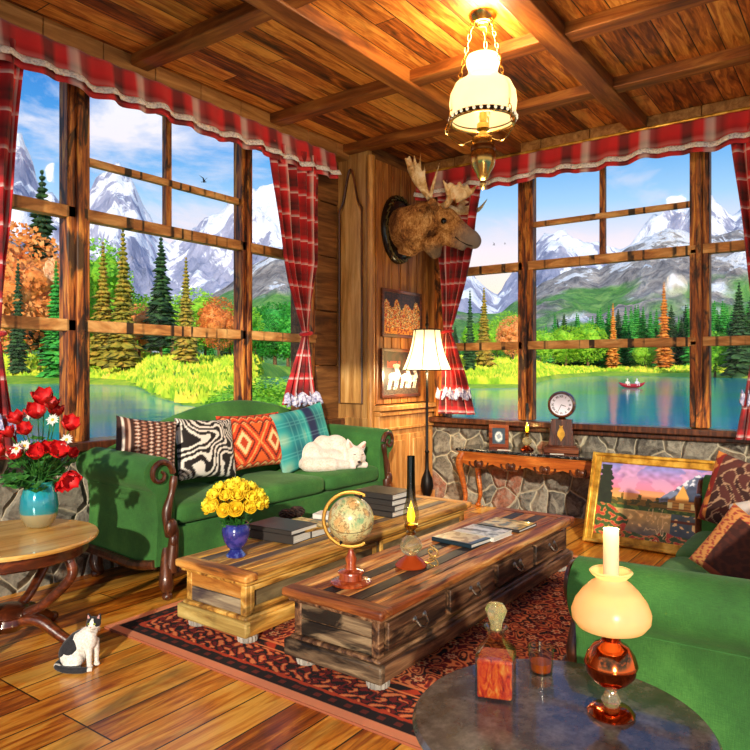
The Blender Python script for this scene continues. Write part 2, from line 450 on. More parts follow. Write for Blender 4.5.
# walls
W_log = wood('dark_log_wood', [(.3, '#3a2010'), (.5, '#70451f'), (.7, '#9a6a38')], 'x', 1.0, .55, .22, '#140a06', .85)
b = MB(); b.box((1.9, YL+.15, .46), (10, .3, .92)); struct(b.build('wall_left', M_stone, smooth=False))
b = MB()
for i in range(5):                                   # squared timbers between the window and the cupboard
    z = .98+i*.57
    b.box((5.5, YL+.10+.012*(i % 2), z+.282), (.42, .3, .564))
b.box((1.9, YL+.18, 3.79), (10, .25, .2)); b.box((5.52, YL+.18, 2.4), (.42, .3, 2.95))
b.box((-1.0, YL+.13, 2.4), (4.1, .2, 2.9))
struct(b.build('wall_left_timber', W_log, bevel=.01))
b = MB(); b.box((XB+.15, .5, .455), (.3, 8.6, .91)); struct(b.build('wall_back', M_stone, smooth=False))
b = MB()
b.box((XB+.15, 4.12, 2.3), (.25, .26, 2.8)); b.box((XB+.18, .5, 3.79), (.25, 8.6, .2)); b.box((XB+.15, -2.2, 2.4), (.25, 3.3, 2.9))
struct(b.build('wall_back_timber', W_brown, bevel=.01))
# sills
b = MB(); b.box((1.9, YL-.02, .955), (7.5, .26, .07)); struct(b.build('trim_20', W_carved, bevel=.012))
b = MB(); b.box((XB-.01, .5, .935), (.22, 7.4, .06)); b.box((XB+.01, .5, .875), (.12, 7.4, .05)); struct(b.build('trim_21', W_carved, bevel=.01))
# cornices with butt joints
b = MB()
for i in range(17):
    x0 = -1.6+i*.44; b.box((x0+.22, YL-.09, 3.785), (.436, .22, .13))
struct(b.build('trim_22', W_corn, bevel=.006))
b = MB()
for i in range(16):
    y0 = 4.2-i*.5; b.box((XB-.09, y0-.25, 3.79), (.22, .494, .12))
struct(b.build('trim_23', W_corn, bevel=.006))
# corner cupboard
b = MB(); b.box(((PX+XB)/2+.02, (PY+YL)/2+.03, CEIL/2), (XB-PX-.02, YL-PY, CEIL))
pil = struct(b.build('wall_corner', W_log, smooth=False))
b = MB()
x = PX+.06
wds = [.13, .16, .17, .15, .18, .16, .17]; 
for w in wds:
    if x+w > XB: w = XB-x-.002
    if w <= .02: break
    b.box((x+w/2, PY-.008, 2.42), (w-.018, .03, 2.56)); x += w
b.build('board_panel', wood('honey_board_wood', [(.3, '#6a3a18'), (.5, '#a5662e'), (.7, '#cf954e')], 'z', 1.1, .5, .35, '#3c1c0a', .5), pil, bevel=.004)
b = MB()                                             # panelled face towards the room
b.box((PX-.004, PY+.23, 2.2), (.05, .46, 3.2)); 
b.box((PX-.012, PY+.225, .5), (.06, .47, 1.0))
b.build('face_frame', wood('face_frame_wood', [(.3, '#6a4420'), (.5, '#a87840'), (.7, '#cfa264')], 'z', 1, .45, .4, '#3c2010', .5), pil, bevel=.006)
def arch(w, h, rise, n=12):
    p = [(-w/2, 0), (w/2, 0), (w/2, h-rise)]
    for i in range(n+1):
        t = i/n; s = w/2*(1-2*t)
        p.append((s*.72, h-rise+rise*(.15+.85*math.sin(PI*t)**1.5)))
    p.append((-w/2, h-rise)); return p
Mx = Matrix.Translation((PX-.03, PY+.23, 1.15)) @ Matrix(((0,0,-1,0),(-1,0,0,0),(0,1,0,0),(0,0,0,1)))
b = MB(); b.prism(arch(.27, 2.42, .42), -.01, .015, M=Mx); o = b.build('arched_panel', wood('panel_honey', [(.3, '#94622c'), (.5, '#c89450'), (.7, '#e8bc7c')], 'z', 1, .45, .4, '#4a2814', .4), pil, bevel=.006)
b = MB(); pp = [Mx @ Vector((x_, y_, .018)) for x_, y_ in arch(.30, 2.46, .42)]; b.tube(pp, .011, 6, closed=True); b.build('panel_moulding', W_carved, pil)
b = MB(); b.tube([(PX+.0, PY+.0, 0), (PX, PY, 3.72)], .045, 12); b.build('corner_column', wood('column_wood', [(.3, '#7a4a1e'), (.5, '#b87c38'), (.7, '#dca85e')], 'z', 1, .4, .4, '#3c1e0a', .4), pil)
b = MB()                                             # lower cupboard with doors
b.box((6.22, PY-.05, .54), (1.06, .10, 1.06)); 
b.box((6.22, PY-.07, 1.10), (1.10, .16, .05)); b.box((6.22, PY-.065, 1.04), (1.08, .13, .04)); b.box((6.22, PY-.06, .88), (1.06, .13, .03)); b.box((6.22, PY-.06, .06), (1.08, .13, .12))
W_honey = wood('honey_cupboard_wood', [(.3, '#9a5c28'), (.5, '#cf8e48'), (.7, '#e8b670')], 'z', 1, .4, .4, '#6a3414', .4)
b.build('lower_cupboard', W_honey, pil, bevel=.006)
for xx in (5.96, 6.47):
    b = MB(); b.box((xx, PY-.108, .48), (.46, .02, .66)); b.box((xx, PY-.118, .48), (.34, .02, .54)); b.build('cupboard_door', W_honey, pil, bevel=.006)

# ---- windows
def window(name, org, rotz, L, posts, thin, bays_upper, zs, bar, back):
    """local x along the wall, y into the wall, z up; posts: list of (x, width)"""
    f = MB(); z0, z1 = .97, 3.75
    f.box((.0, .02, (z0+z1)/2), (.12, .14, z1-z0)); f.box((L, .02, (z0+z1)/2), (.12, .14, z1-z0)); f.box((L/2, .02, z1+.02), (L, .14, .12))
    w = f.build(name, W_post, bevel=.008); w.location = org; w.rotation_euler = (0, 0, rotz); struct(w)
    for x, wd in posts:
        p = MB(); p.box((x-wd*.27, 0, (z0+z1)/2), (wd*.5, .12, z1-z0)); p.box((x+wd*.27, 0, (z0+z1)/2), (wd*.5, .11, z1-z0)); p.box((x, -.02, (z0+z1)/2), (wd*.35, .13, z1-z0))
        p.build('window_post', W_post, w, bevel=.01)
    for x, za, zb in thin:
        p = MB(); p.box((x, .0, (za+zb)/2), (.055, .06, zb-za)); p.build('window_post', W_post, w, bevel=.006)
    for z, th in zs:
        p = MB(); p.box((L/2, -.015, z), (L, .09, th)); p.build('window_bar', bar, w, bevel=.006)
    for x0, x1, z in bays_upper:
        p = MB(); p.box(((x0+x1)/2, -.01, z), (x1-x0, .05, .055)); p.build('window_bar', bar, w, bevel=.005)
    xs = [0]+[x for x, _ in posts]+[L]
    for a, c in zip(xs, xs[1:]):
        p = MB(); p.box(((a+c)/2, .035, (z0+z1)/2), (c-a, .006, z1-z0)); p.build('glass_pane', M_pane, w, smooth=False)
    return w
window('window_1', (.98, YL+.02, 0), 0, 4.34, [(1.73, .17), (3.37, .13)], [(2.53, 2.64, 3.75)], [(1.73, 3.37, 3.03)], [(1.82, .085), (2.63, .085)], W_barx, 0)
window('window_2', (XB+.02, 4.0, 0), -PI/2, 4.45, [(1.06, .16), (2.75, .16)], [(1.86, 2.6, 3.75)], [(1.06, 2.75, 3.03)], [(1.76, .085), (2.60, .09)], W_barx, 0)

# ================================================================== curtains and valances
def curtain(name, label, org, rotz, ztop, zbot, ztie, W, C_, mat, ruffle_z, nf=6, amp=.035, group=None):
    """W, C_: tables of width and centre against height"""
    t = thing(name, label, 'curtain', org, rotz, group)
    H = ztop-zbot
    def fn(u, v):
        z = ztop-H*v; w = interp(W, z); c = interp(C_, z)
        k = min(1, abs(z-ztie)/.5)
        x = c+(u-.5)*w+.006*math.sin(u*40+z*5)
        y = -amp*(.35+.65*k)*math.sin(u*2*PI*nf+.4*math.sin(z*3))-(.05*(1-k))
        return (x, y, z)
    b = MB(); b.grid(fn, 72, 60); b.build('cloth_panel', mat, t, solid=.006)
    w = interp(W, ztie); c = interp(C_, ztie)
    b = MB(); b.tube([(c+(w/2+.02)*math.cos(a*PI/8), -.06+(.05)*math.sin(a*PI/8), ztie+.01*math.cos(a*PI/8)) for a in range(16)], .018, 6, closed=True)
    b.build('tieback', M_plaid_narrow, t)
    if ruffle_z:
        def rf(u, v):
            z = ruffle_z-.10*v; w = interp(W, z)+.05; c = interp(C_, z)
            return (c+(u-.5)*w, -amp*math.sin(u*2*PI*nf)-.02-.025*v+.02*math.sin(u*2*PI*nf*2.5)*v, z+.022*math.sin(u*2*PI*nf*1.5))
        b = MB(); b.grid(rf, 90, 5); b.build('lace_ruffle', M_lavlace, t, solid=.006)
    return t
M_lavlace = G('lavender_lace'); _n = M_lavlace.noise(M_lavlace.co(), 40, 3)
M_lavlace = M_lavlace.bsdf(M_lavlace.ropt if hasattr(M_lavlace, 'ropt') else M_lavlace.ramp(_n, [(.35, '#6a6c98'), (.5, '#b8b8d8'), (.65, '#eeeaf2')]), .85)
# left window, right-hand curtain (local x = world X)
def wx(u, Y=4.42): return at(u, 300, Y=Y).x
def wy(u, X=6.60): return at(u, 300, X=X).y
def zt(u, v, **k): return at(u, v, **k).z
Yc = 4.42
x0 = wx(302)
curtain('curtain', 'red plaid curtain tied in the middle at the left window, beside the corner cupboard', (x0, Yc, 0), 0, 3.60, zt(300, 404, Y=Yc), zt(302, 334, Y=Yc),
        [(zt(300, 404, Y=Yc), wx(319)-wx(283)), (zt(302, 345, Y=Yc), .13), (zt(302, 334, Y=Yc), .07), (zt(302, 322, Y=Yc), .13), (zt(300, 260, Y=Yc), wx(317)-wx(283)), (3.6, wx(319)-wx(268))],
        [(zt(300, 404, Y=Yc), wx(301)-x0), (zt(302, 334, Y=Yc), wx(301.5)-x0), (zt(300, 260, Y=Yc), wx(300)-x0), (3.6, wx(295)-x0)], M_plaid_narrow, zt(300, 394, Y=Yc), 5)
Yc = 4.42; x1 = wx(-12)
curtain('curtain', 'red plaid curtain at the left edge, behind the vase of red flowers', (x1, Yc, 0), 0, 3.60, zt(0, 460, Y=Yc), zt(-12, 335, Y=Yc),
        [(zt(0, 460, Y=Yc), .50), (zt(-10, 350, Y=Yc), .16), (zt(-12, 335, Y=Yc), .09), (zt(-12, 315, Y=Yc), .16), (3.6, .85)],
        [(zt(0, 460, Y=Yc), -.06), (zt(-12, 335, Y=Yc), 0), (3.6, wx(26)-.425-x1)], M_plaid, zt(0, 416, Y=Yc), 6)
Xc = 6.58; y0 = wy(451)
curtain('curtain', 'red plaid curtain with lavender ruffle between the floor lamp and the right window', (Xc, y0, 0), -PI/2, 3.60, zt(457, 414, X=Xc), zt(451, 332, X=Xc),
        [(zt(457, 414, X=Xc), wy(440)-wy(476)), (zt(451, 342, X=Xc), .14), (zt(451, 332, X=Xc), .07), (zt(451, 320, X=Xc), .14), (zt(457, 250, X=Xc), wy(439)-wy(473)), (3.6, wy(438)-wy(482))],
        [(zt(457, 414, X=Xc), y0-wy(457)), (zt(451, 332, X=Xc), 0), (zt(457, 250, X=Xc), y0-wy(456)), (3.6, y0-wy(460))], M_plaid_narrow, zt(457, 389, X=Xc), 5)
y1 = wy(765)
curtain('curtain', 'red plaid curtain at the right edge of the right window', (Xc, y1, 0), -PI/2, 3.60, zt(750, 440, X=Xc), zt(765, 330, X=Xc),
        [(zt(750, 440, X=Xc), .42), (zt(765, 340, X=Xc), .16), (zt(765, 330, X=Xc), .08), (zt(765, 315, X=Xc), .16), (3.6, .66)],
        [(zt(750, 440, X=Xc), .0), (zt(765, 330, X=Xc), 0), (3.6, y1-wy(730)+.33)], M_plaid, zt(750, 392, X=Xc), 6)

def valance(label, org, rotz, L, mat, nsc, z1=3.71, z0=3.44, cord=False):
    t = thing('valance', label, 'valance', org, rotz)
    def edge(u): 
        return .022*abs(math.sin(u*PI*nsc))+.012*math.sin(u*37)
    def dep(u, v): return -.02-.028*math.sin(u*2*PI*nsc*1.5+.6*math.sin(u*21))*(.35+.65*v)-.04*v
    def fn(u, v): return (u*L, dep(u, v), lerp(z1, z0-edge(u), v))
    b = MB(); b.grid(fn, 260, 10); b.build('cloth_panel', mat, t, solid=.006)
    def fr(u, v): return (u*L, dep(u, 1)-.012-.02*v+.006*math.sin(u*L*90)*v, z0+.085-edge(u)-.05*v)
    b = MB(); b.grid(fr, 420, 3); b.build('lace_band', M_lace, t, solid=.005)
    if not cord: return t
    b = MB(); b.tube([(0, -.03, z1), (L, -.03, z1)], .014, 8); b.build('gold_cord', M_gold, t)
valance('red tartan valance with white lace band along the top of the left window', (-.4, YL-.20, 0), 0, 5.78, M_val, 16)
valance('red tartan valance with white lace band along the top of the right window', (XB-.20, 4.22, 0), -PI/2, 5.5, M_val2, 15, 3.73, cord=True)
# ================================================================== land, lake and mountains outside
LAKE = -.7
def uv_of(x, y):
    d = x*FW[0]+y*FW[1]; l = x*RT[0]+y*RT[1]
    return (375+FPX*l/d if d > 1 else (5000 if l > 0 else -5000)), d
SH = [(-2000, 50), (-200, 80), (0, 110), (60, 112), (130, 95), (155, 55), (185, 40), (235, 38), (250, 60), (262, 150), (290, 250), (400, 250), (440, 84), (480, 80), (525, 82), (548, 150), (600, 260), (680, 220), (760, 170), (900, 120), (2500, 80)]
RISE = [(-500, 5), (0, 5), (240, 5), (300, 3), (440, 4.5), (520, 4), (560, 2.5), (900, 3.5)]
def ground_z(x, y):
    u, d = uv_of(x, y); r = math.hypot(x, y)
    dd = d if d > 1 else r
    n = mnoise.noise(Vector((x*.03, y*.03, 0)))
    s = interp(SH, u)*(1+.06*n)
    if r < 17: return -.55
    if dd < s:
        return -.55 - min(2.5, (r-17)*.25, (s-dd)*.12+.3)
    t = dd-s; k = min(1, max(0, (dd-42)/110)); k = k*k*(3-2*k)
    return LAKE+.02+min(t*.05, .3)+interp(RISE, u)*k*min(1, t/45)+(.22*n+.10*mnoise.noise(Vector((x*.12, y*.12, 4))))*min(1, t/20)
b = MB(); pts = []; fs = []
rs = [6+i*3 for i in range(20)]+[66*1.045**i for i in range(1, 62)]; na = 260
for r in rs:
    for i in range(na+1):
        a = YAW+math.radians(62)-math.radians(124)*i/na
        x, y = r*math.cos(a), r*math.sin(a); pts.append((x, y, ground_z(x, y)))
for j in range(len(rs)-1):
    for i in range(na): q = j*(na+1)+i; fs.append((q, q+1, q+na+2, q+na+1))
b.add(pts, fs)
g = G('meadow_grass'); v = g.co(); n1 = g.noise(v, .05, 5, .6); n2 = g.noise(g.map(v, scale=(1, 1, 1), rot=(0, 0, -YAW)), .55, 7, .72, .6)
c = g.ramp(g.mth('ADD', g.mth('MULTIPLY', n1, .5), g.mth('MULTIPLY', n2, .5)), [(.32, '#4a8a14'), (.44, '#7fb01c'), (.54, '#b4cc28'), (.64, '#d8d438'), (.75, '#6a9c20')])
M_grass = g.bsdf(c, .9, bump=g.bump(n2, .5, .4))
struct(b.build('meadow_ground', M_grass))
b = MB(); b.add([(-60, -420, LAKE), (620, -420, LAKE), (620, 620, LAKE), (-60, 620, LAKE)], [(0, 1, 2, 3)])
g = G('lake_water'); v = g.co(); n1 = g.noise(g.map(v, scale=(.5, .5, 1), rot=(0, 0, -YAW)), .6, 4, .6); n2 = g.noise(v, .02, 4, .6)
c = g.ramp(n2, [(.34, '#0868b8'), (.45, '#06a0c4'), (.54, '#14b894'), (.64, '#1498e0')])
M_water = g.bsdf(c, .10, bump=g.bump(n1, .10, .3), Specular_IOR_Level=.13)
struct(b.build('lake_water', M_water, smooth=False))

def range_(name, prof, d0, d1, dpk, mat, rough, seed, foot=0):
    """mountain range: ridge heights against bearing, built as terrain with real depth"""
    nu, nd = 420, 70; b = MB(); pts = []; fs = []
    for j in range(nd+1):
        d = d0+(d1-d0)*j/nd
        for i in range(nu+1):
            u = -420+1640*i/nu
            a = (u-375)/FPX; x, y = (FW[0]+a*RT[0])*d, (FW[1]+a*RT[1])*d
            H = (370-interp(prof, u))/FPX*dpk
            t = (d-d0)/(dpk-d0) if d < dpk else max(0, 1-(d-dpk)/(d1-dpk))
            q = Vector((x*.0016, y*.0016, seed))
            n = mnoise.fractal(q*2.2, .9, 2.1, 6)
            rg = 1-abs(mnoise.noise(q*3.1)); rg2 = 1-abs(mnoise.noise(q*9.0+Vector((5, 1, 0))))
            env = max(0, t)**1.25
            h = H*env*(1+rough*n*(1.15-t*.75))+H*.30*(rg*.6+rg2*.4-.75)*math.sin(PI*min(1, max(0, t)))**.8
            h += H*.035*mnoise.fractal(q*14, .8, 2.1, 4)*min(1, t*3)
            pts.append((x, y, foot+h))
    for j in range(nd):
        for i in range(nu): q = j*(nu+1)+i; fs.append((q, q+1, q+nu+2, q+nu+1))
    b.add(pts, fs); return struct(b.build(name, mat, angle=180))
def rock_mat(name, rock, snow_lo, snow_hi, snow_amt, green_hi, scale):
    g = G(name); geo = g.n('ShaderNodeNewGeometry'); v = g.co(); z = g.xyz(v)[2]
    nz = g.xyz(geo.outputs['Normal'])[2]
    n1 = g.noise(g.map(v, scale=(1, 1, .5)), .012*scale, 8, .68, .6); n2 = g.noise(g.map(v, scale=(1, 1, .3)), .05*scale, 6, .65, .8)
    c = g.ramp(g.mth('ADD', g.mth('MULTIPLY', n1, .5), g.mth('MULTIPLY', n2, .5)), rock)
    hz = g.n('ShaderNodeMapRange', {0: z, 1: snow_lo, 2: snow_hi}).outputs[0]
    s = g.mth('ADD', g.mth('MULTIPLY', hz, snow_amt), g.mth('ADD', g.mth('MULTIPLY', nz, .35), g.mth('MULTIPLY', g.mth('SUBTRACT', n1, .5), 2.6)))
    k = g.ramp(s, [(.50, 0.0), (.58, 1.0)])
    c2 = g.mix(k, c, '#f4f4fa')
    if green_hi:
        gg = g.mth('SUBTRACT', 1.0, g.n('ShaderNodeMapRange', {0: z, 1: green_hi*.45, 2: green_hi}).outputs[0])
        gk = g.ramp(g.mth('ADD', gg, g.mth('MULTIPLY', g.mth('SUBTRACT', g.noise(v, .006*scale, 5), .5), 2.2)), [(.62, 0.0), (.78, .95)])
        c2 = g.mix(gk, c2, g.ramp(n2, [(.3, '#3c7a30'), (.5, '#5a9c3c'), (.7, '#8cba54')]))
    return g.bsdf(c2, .9, bump=g.bump(g.mth('ADD', n1, n2), .9, 20))
FAR = [(-420, 240), (-300, 190), (-100, 110), (0, 120), (20, 136), (40, 188), (75, 212), (92, 182), (106, 165), (116, 156), (124, 170), (133, 176), (144, 204), (158, 232), (170, 244), (185, 236), (200, 222), (225, 208), (250, 185), (285, 178), (320, 196), (400, 262), (470, 270), (485, 285), (497, 294), (510, 275), (530, 250), (548, 230), (560, 226), (580, 236), (600, 240), (620, 252), (640, 232), (655, 214), (675, 212), (690, 200), (707, 190), (715, 196), (735, 214), (760, 190), (900, 170), (1200, 230)]
M_snow = rock_mat('hazed_snowy_rock', [(.30, '#6c7490'), (.45, '#9498b4'), (.58, '#bab8ce'), (.7, '#d4d0dc')], 100, 560, .36, 0, .35)  # distance haze is put into the pale lavender rock tones
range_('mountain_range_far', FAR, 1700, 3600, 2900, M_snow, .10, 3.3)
NEAR = [(-420, 300), (-200, 260), (0, 235), (60, 262), (100, 292), (150, 306), (180, 306), (205, 296), (235, 280), (255, 262), (280, 248), (320, 250), (400, 300), (470, 312), (500, 312), (520, 296), (545, 278), (575, 266), (600, 272), (620, 258), (640, 244), (670, 232), (700, 238), (750, 232), (900, 230), (1200, 300)]
M_rock = rock_mat('grey_rock', [(.34, '#4c484e'), (.45, '#8c8484'), (.55, '#c0b6b0'), (.66, '#e0d6d0')], 40, 260, .20, 170, 1.0)
range_('mountain_range_near', NEAR, 560, 1800, 1150, M_rock, .16, 9.1, foot=2)

# ---- trees
def leafmat(name, cols):
    g = G(name); r = g.n('ShaderNodeObjectInfo').outputs['Random']; v = g.co()
    n = g.noise(v, .9, 4, .7)
    c = g.ramp(g.mth('ADD', n, g.mth('MULTIPLY', g.mth('SUBTRACT', r, .5), .12)), cols)
    return g.bsdf(c, .85, bump=g.bump(n, .6, .3))
M_pd = leafmat('dark_fir_needles', [(.3, '#16301c'), (.5, '#2c5028'), (.7, '#4c7a34')])
M_pg = leafmat('green_fir_needles', [(.3, '#1e7a2c'), (.5, '#3aa63a'), (.7, '#74cc4c')])
M_po = leafmat('orange_larch_needles', [(.3, '#b0541a'), (.5, '#e08428'), (.7, '#f4b04c')])
M_py = leafmat('olive_larch_needles', [(.3, '#6a6a1c'), (.48, '#a09228'), (.6, '#c49a34'), (.75, '#a86a24')])
M_ym = leafmat('yellow_green_leaves', [(.3, '#4a9a1c'), (.5, '#8cc828'), (.7, '#c8e03c')])
M_ol = leafmat('orange_leaves', [(.3, '#b4501a'), (.5, '#e88a3c'), (.7, '#f8b46a')])
M_bark = wood('tree_bark', [(.3, '#3a2618'), (.5, '#6c4c30'), (.7, '#94704c')], 'z', .3, .9)
def conifer(seed, mat, slim=1.0, sparse=1.0, base=.10):
    rnd = random.Random(seed); b = MB(); H = 20.0; L = 30
    for k in range(L):
        t = k/(L-1); z = H*(base+(1-base)*t); R = (3.3*slim)*(1-t)**.85*(.72+.45*rnd.random())+.16
        nb = max(5, int(13*(1-t*.5)))
        for i in range(nb):
            if rnd.random() > sparse: continue
            a = 2*PI*(i+rnd.random()*.8)/nb; l = R*(.65+.5*rnd.random()); dz = -l*(.16+.2*rnd.random())+(.2 if t > .8 else 0)
            w = l*.30+.12; ca, sa = math.cos(a), math.sin(a)
            P = lambda r, s, zz: (ca*r-sa*s, sa*r+ca*s, z+zz)
            b.add([P(0, 0, .30), P(l*.45, w, dz*.3-.12), P(l, 0, dz), P(l*.45, -w, dz*.3-.12), P(l*.5, 0, dz*.25+.22), P(l*.5, 0, dz*.6-.35), P(l*.75, w*.9, dz*1.1), P(l*.75, -w*.9, dz*1.1)],
                  [(0, 1, 4), (1, 2, 4), (2, 3, 4), (3, 0, 4), (0, 5, 1), (1, 5, 2), (2, 5, 3), (3, 5, 0), (1, 6, 2), (2, 7, 3)])
    b.lathe([(.5*slim, H*base-.5), (.5, H*.5), (.05, H)], 8)
    tr = MB(); tr.tube([(0, 0, -1), (0, 0, H*.5), (0, 0, H*.96)], [.28, .16, .03], 6)
    return b, tr
def broadleaf(seed):
    rnd = random.Random(seed); b = MB(); H = 10.0
    for k in range(34):
        p = Vector((rnd.gauss(0, 1), rnd.gauss(0, 1), rnd.gauss(0, 1))).normalized()*(rnd.random()**.4)
        c = Vector((p.x*2.7, p.y*2.7, 6+p.z*3.4)); r = .9+.7*rnd.random()
        b.ball(c, (r, r, r*.85), 9, 6, fn=lambda q: .85+.35*mnoise.noise(q*2.3+c))
    for k in range(2000):
        p = Vector((rnd.gauss(0, 1), rnd.gauss(0, 1), rnd.gauss(0, 1))).normalized()*(.9+.25*rnd.random())
        c = Vector((p.x*3.5, p.y*3.5, 6+p.z*4.2)); s = .14+.14*rnd.random()
        e = Vector((rnd.uniform(-1, 1), rnd.uniform(-1, 1), rnd.uniform(-1, 1))).normalized(); f = e.orthogonal().normalized()
        b.add([c-e*s, c+f*s*.6, c+e*s, c-f*s*.6], [(0, 1, 2, 3)])
    tr = MB(); tr.tube([(0, 0, -.6), (.1, 0, 3), (0, .1, 6)], [.3, .2, .1], 6)
    return b, tr
PROT = {}
def proto(kind):
    if kind in PROT: return PROT[kind]
    spec = {'dark': (M_pd, 11, 1.0, .9, .14), 'darkfull': (M_pd, 12, 1.15, 1, .05), 'green': (M_pg, 13, 1.0, 1, .03), 'orange': (M_po, 14, .75, 1, .05), 'olive': (M_py, 15, .8, 1, .10),
            'slimgreen': (M_pd, 16, .62, 1, .05)}
    if kind in spec:
        m, s, sl, sp, ba = spec[kind]; b, tr = conifer(s, m, sl, sp, ba)
    else:
        m = {'leafy': M_ym, 'amber': M_ol, 'leafygreen': M_pg}[kind]; b, tr = broadleaf(5)
    cm = b.build('crown', m, angle=180); tm = tr.build('trunk', M_bark)
    PROT[kind] = (cm.data, tm.data, 20.0 if kind in spec else 10.0)
    bpy.data.objects.remove(cm); bpy.data.objects.remove(tm)
    return PROT[kind]
NAMES = {'dark': 'fir_tree', 'darkfull': 'fir_tree', 'green': 'fir_tree', 'orange': 'larch_tree', 'olive': 'larch_tree', 'slimgreen': 'fir_tree', 'leafy': 'broadleaf_tree', 'amber': 'broadleaf_tree', 'leafygreen': 'broadleaf_tree'}
def tree(kind, u, d, vtop, label, group=None, wide=1.0):
    cm, tm, H0 = proto(kind)
    a = (u-375)/FPX; x, y = (FW[0]+a*RT[0])*d, (FW[1]+a*RT[1])*d; z = ground_z(x, y)
    ht = EYE+(370-vtop)/FPX*d-z; s = ht/H0
    t = thing(NAMES[kind], label, 'tree', (x, y, z-.1), random.uniform(0, 6.28), group)
    t.scale = (s*wide, s*wide, s)
    for nm, me in (('crown', cm), ('trunk', tm)):
        o = bpy.data.objects.new(nm, me); C.objects.link(o); o.parent = t
# the ones that stand out
tree('amber', 14, 128, 232, 'orange broadleaf tree at the far left, behind the slim green fir', wide=1.0)
tree('dark', 42, 134, 172, 'tall dark fir towering in the left-hand pane of the left window')
tree('slimgreen', 18, 120, 260, 'slim blue-green fir in front of the orange tree at the far left')
tree('green', 56, 118, 262, 'bright green fir just left of the thick window post')
tree('olive', 103, 120, 243, 'olive and rust larch first to the right of the thick left window post')
tree('olive', 123, 112, 230, 'tallest olive larch, second right of the thick left window post')
tree('amber', 139, 122, 307, 'small orange tree low between the olive larch and the dark fir', wide=1.1)
tree('dark', 161, 118, 235, 'dark fir in the middle bay of the left window')
tree('olive', 186, 96, 258, 'rust-tipped slim larch right of the middle dark fir in the left window')
tree('amber', 219, 132, 300, 'orange tree beyond the meadow, left of the second window post')
tree('leafy', 98, 150, 246, 'light green tall leafy tree behind the first olive larch', wide=.8)
tree('olive', 484, 112, 288, 'tall golden olive larch at the left of the right window')
tree('slimgreen', 470, 108, 291, 'dark green fir beside the red curtain of the right window')
tree('amber', 513, 130, 318, 'small orange tree just left of the first post of the right window')
tree('orange', 664, 262, 283, 'tall orange larch on the far shore near the thick right post')
tree('orange', 613, 290, 304, 'orange larch peeping over the green firs behind the canoe')
tree('darkfull', 739, 190, 283, 'large green fir right of the thick post of the right window')
for u, d, vt in ((80, 170, 285), (118, 175, 290), (150, 160, 298), (172, 150, 300), (195, 150, 292), (205, 165, 308), (230, 170, 312), (67, 180, 300), (240, 185, 306), (3, 170, 300), (30, 170, 310)):
    tree('leafy', u, d, vt, 'yellow-green rounded tree behind the meadow of the left window', 'yellow-green trees behind the left meadow', 1.15)
for u, d, vt in ((262, 300, 318), (275, 300, 306), (288, 300, 312), (300, 310, 304), (255, 290, 312)):
    tree('leafygreen', u, d, vt, 'green tree across the water, seen left of the tied curtain', 'green trees across the water by the tied curtain', 1.3)
for u, d, vt in ((497, 150, 322), (508, 165, 314), (520, 160, 326), (540, 220, 332), (553, 250, 334), (476, 165, 325)):
    tree('leafy', u, d, vt, 'yellow-green leafy tree on the left bank seen through the right window', 'yellow-green trees on the left bank of the right window', 1.15)
rr = random.Random(4)
for i in range(64):
    u = 556+i*3.2+rr.uniform(-2, 2); vt = 312+rr.uniform(-8, 12)+(8 if u < 590 else 0)-(10 if u > 690 else 0)
    d = 300-(u-600)*.35+rr.uniform(0, 50) if u > 600 else 300+rr.uniform(0, 40)
    tree('green' if rr.random() < .75 else 'darkfull', u, d, vt, 'green fir in the forest along the far shore', 'forest firs along the far shore', 1.25)
for u, d, vt in ((566, 290, 328), (588, 290, 326), (645, 275, 343), (715, 200, 334)):
    tree('leafy', u, d, vt, 'yellow-green tree among the firs on the far shore', 'yellow-green trees on the far shore', 1.2)
for i in range(26):
    u = [-60, -40, -20, 75, 90, 110, 130, 146, 165, 178, 192, 210, 226, 244, 440, 455, 466, 480, 492, 504, 516, 530, 546, 780, 800, 830][i]
    tree('green' if i % 3 else 'darkfull', u, 205+rr.uniform(0, 60), 322+rr.uniform(-8, 6), 'distant green fir behind the meadow trees', 'distant firs behind the meadow trees', 1.3)
for u, d, vt in ((255, 38, 386), (267, 42, 380), (246, 40, 392), (276, 40, 392)):
    tree('leafy', u, d, vt, 'yellow-green bush on the near shore, above the sofa back', 'bushes on the near shore', 2.2)
for o in C.objects:
    if o.get('group') == 'bushes on the near shore': o['category'] = 'bush'

# tall grass of the meadow: nobody could count the blades
b = MB(); rg = random.Random(3)
for i in range(5200):
    u = rg.choice((rg.uniform(-20, 262), rg.uniform(60, 262), rg.uniform(455, 560), rg.uniform(560, 760))); s_ = interp(SH, u)
    d = s_*1.07+rg.random()**2*75+.5
    a = (u-375)/FPX; x, y = (FW[0]+a*RT[0])*d, (FW[1]+a*RT[1])*d
    if ground_z(x, y) < LAKE: continue
    z = ground_z(x, y); h = rg.uniform(.35, .9)*(1+d/300); w = .16+d/600
    for k in range(3):
        q = rg.uniform(-.5, .5); c_, s2 = RT
        b.add([(x+q*c_-w*c_, y+q*s2-w*s2, z-.05), (x+q*c_+w*c_, y+q*s2+w*s2, z-.05), (x+q*c_+rg.uniform(-.4, .4)*c_, y+q*s2+rg.uniform(-.4, .4)*s2, z+h*rg.uniform(.6, 1))], [(0, 1, 2)])
g = G('tall_grass_blades'); n1 = g.noise(g.co(), .35, 3, .6)
o = b.build('tall_grass', g.bsdf(g.ramp(n1, [(.3, '#5c9418'), (.45, '#9cc424'), (.58, '#dcd83c'), (.7, '#f0c850')]), .9))
tag(o, 'tall yellow-green meadow grass on the banks of the lake', 'grass', kind='stuff')
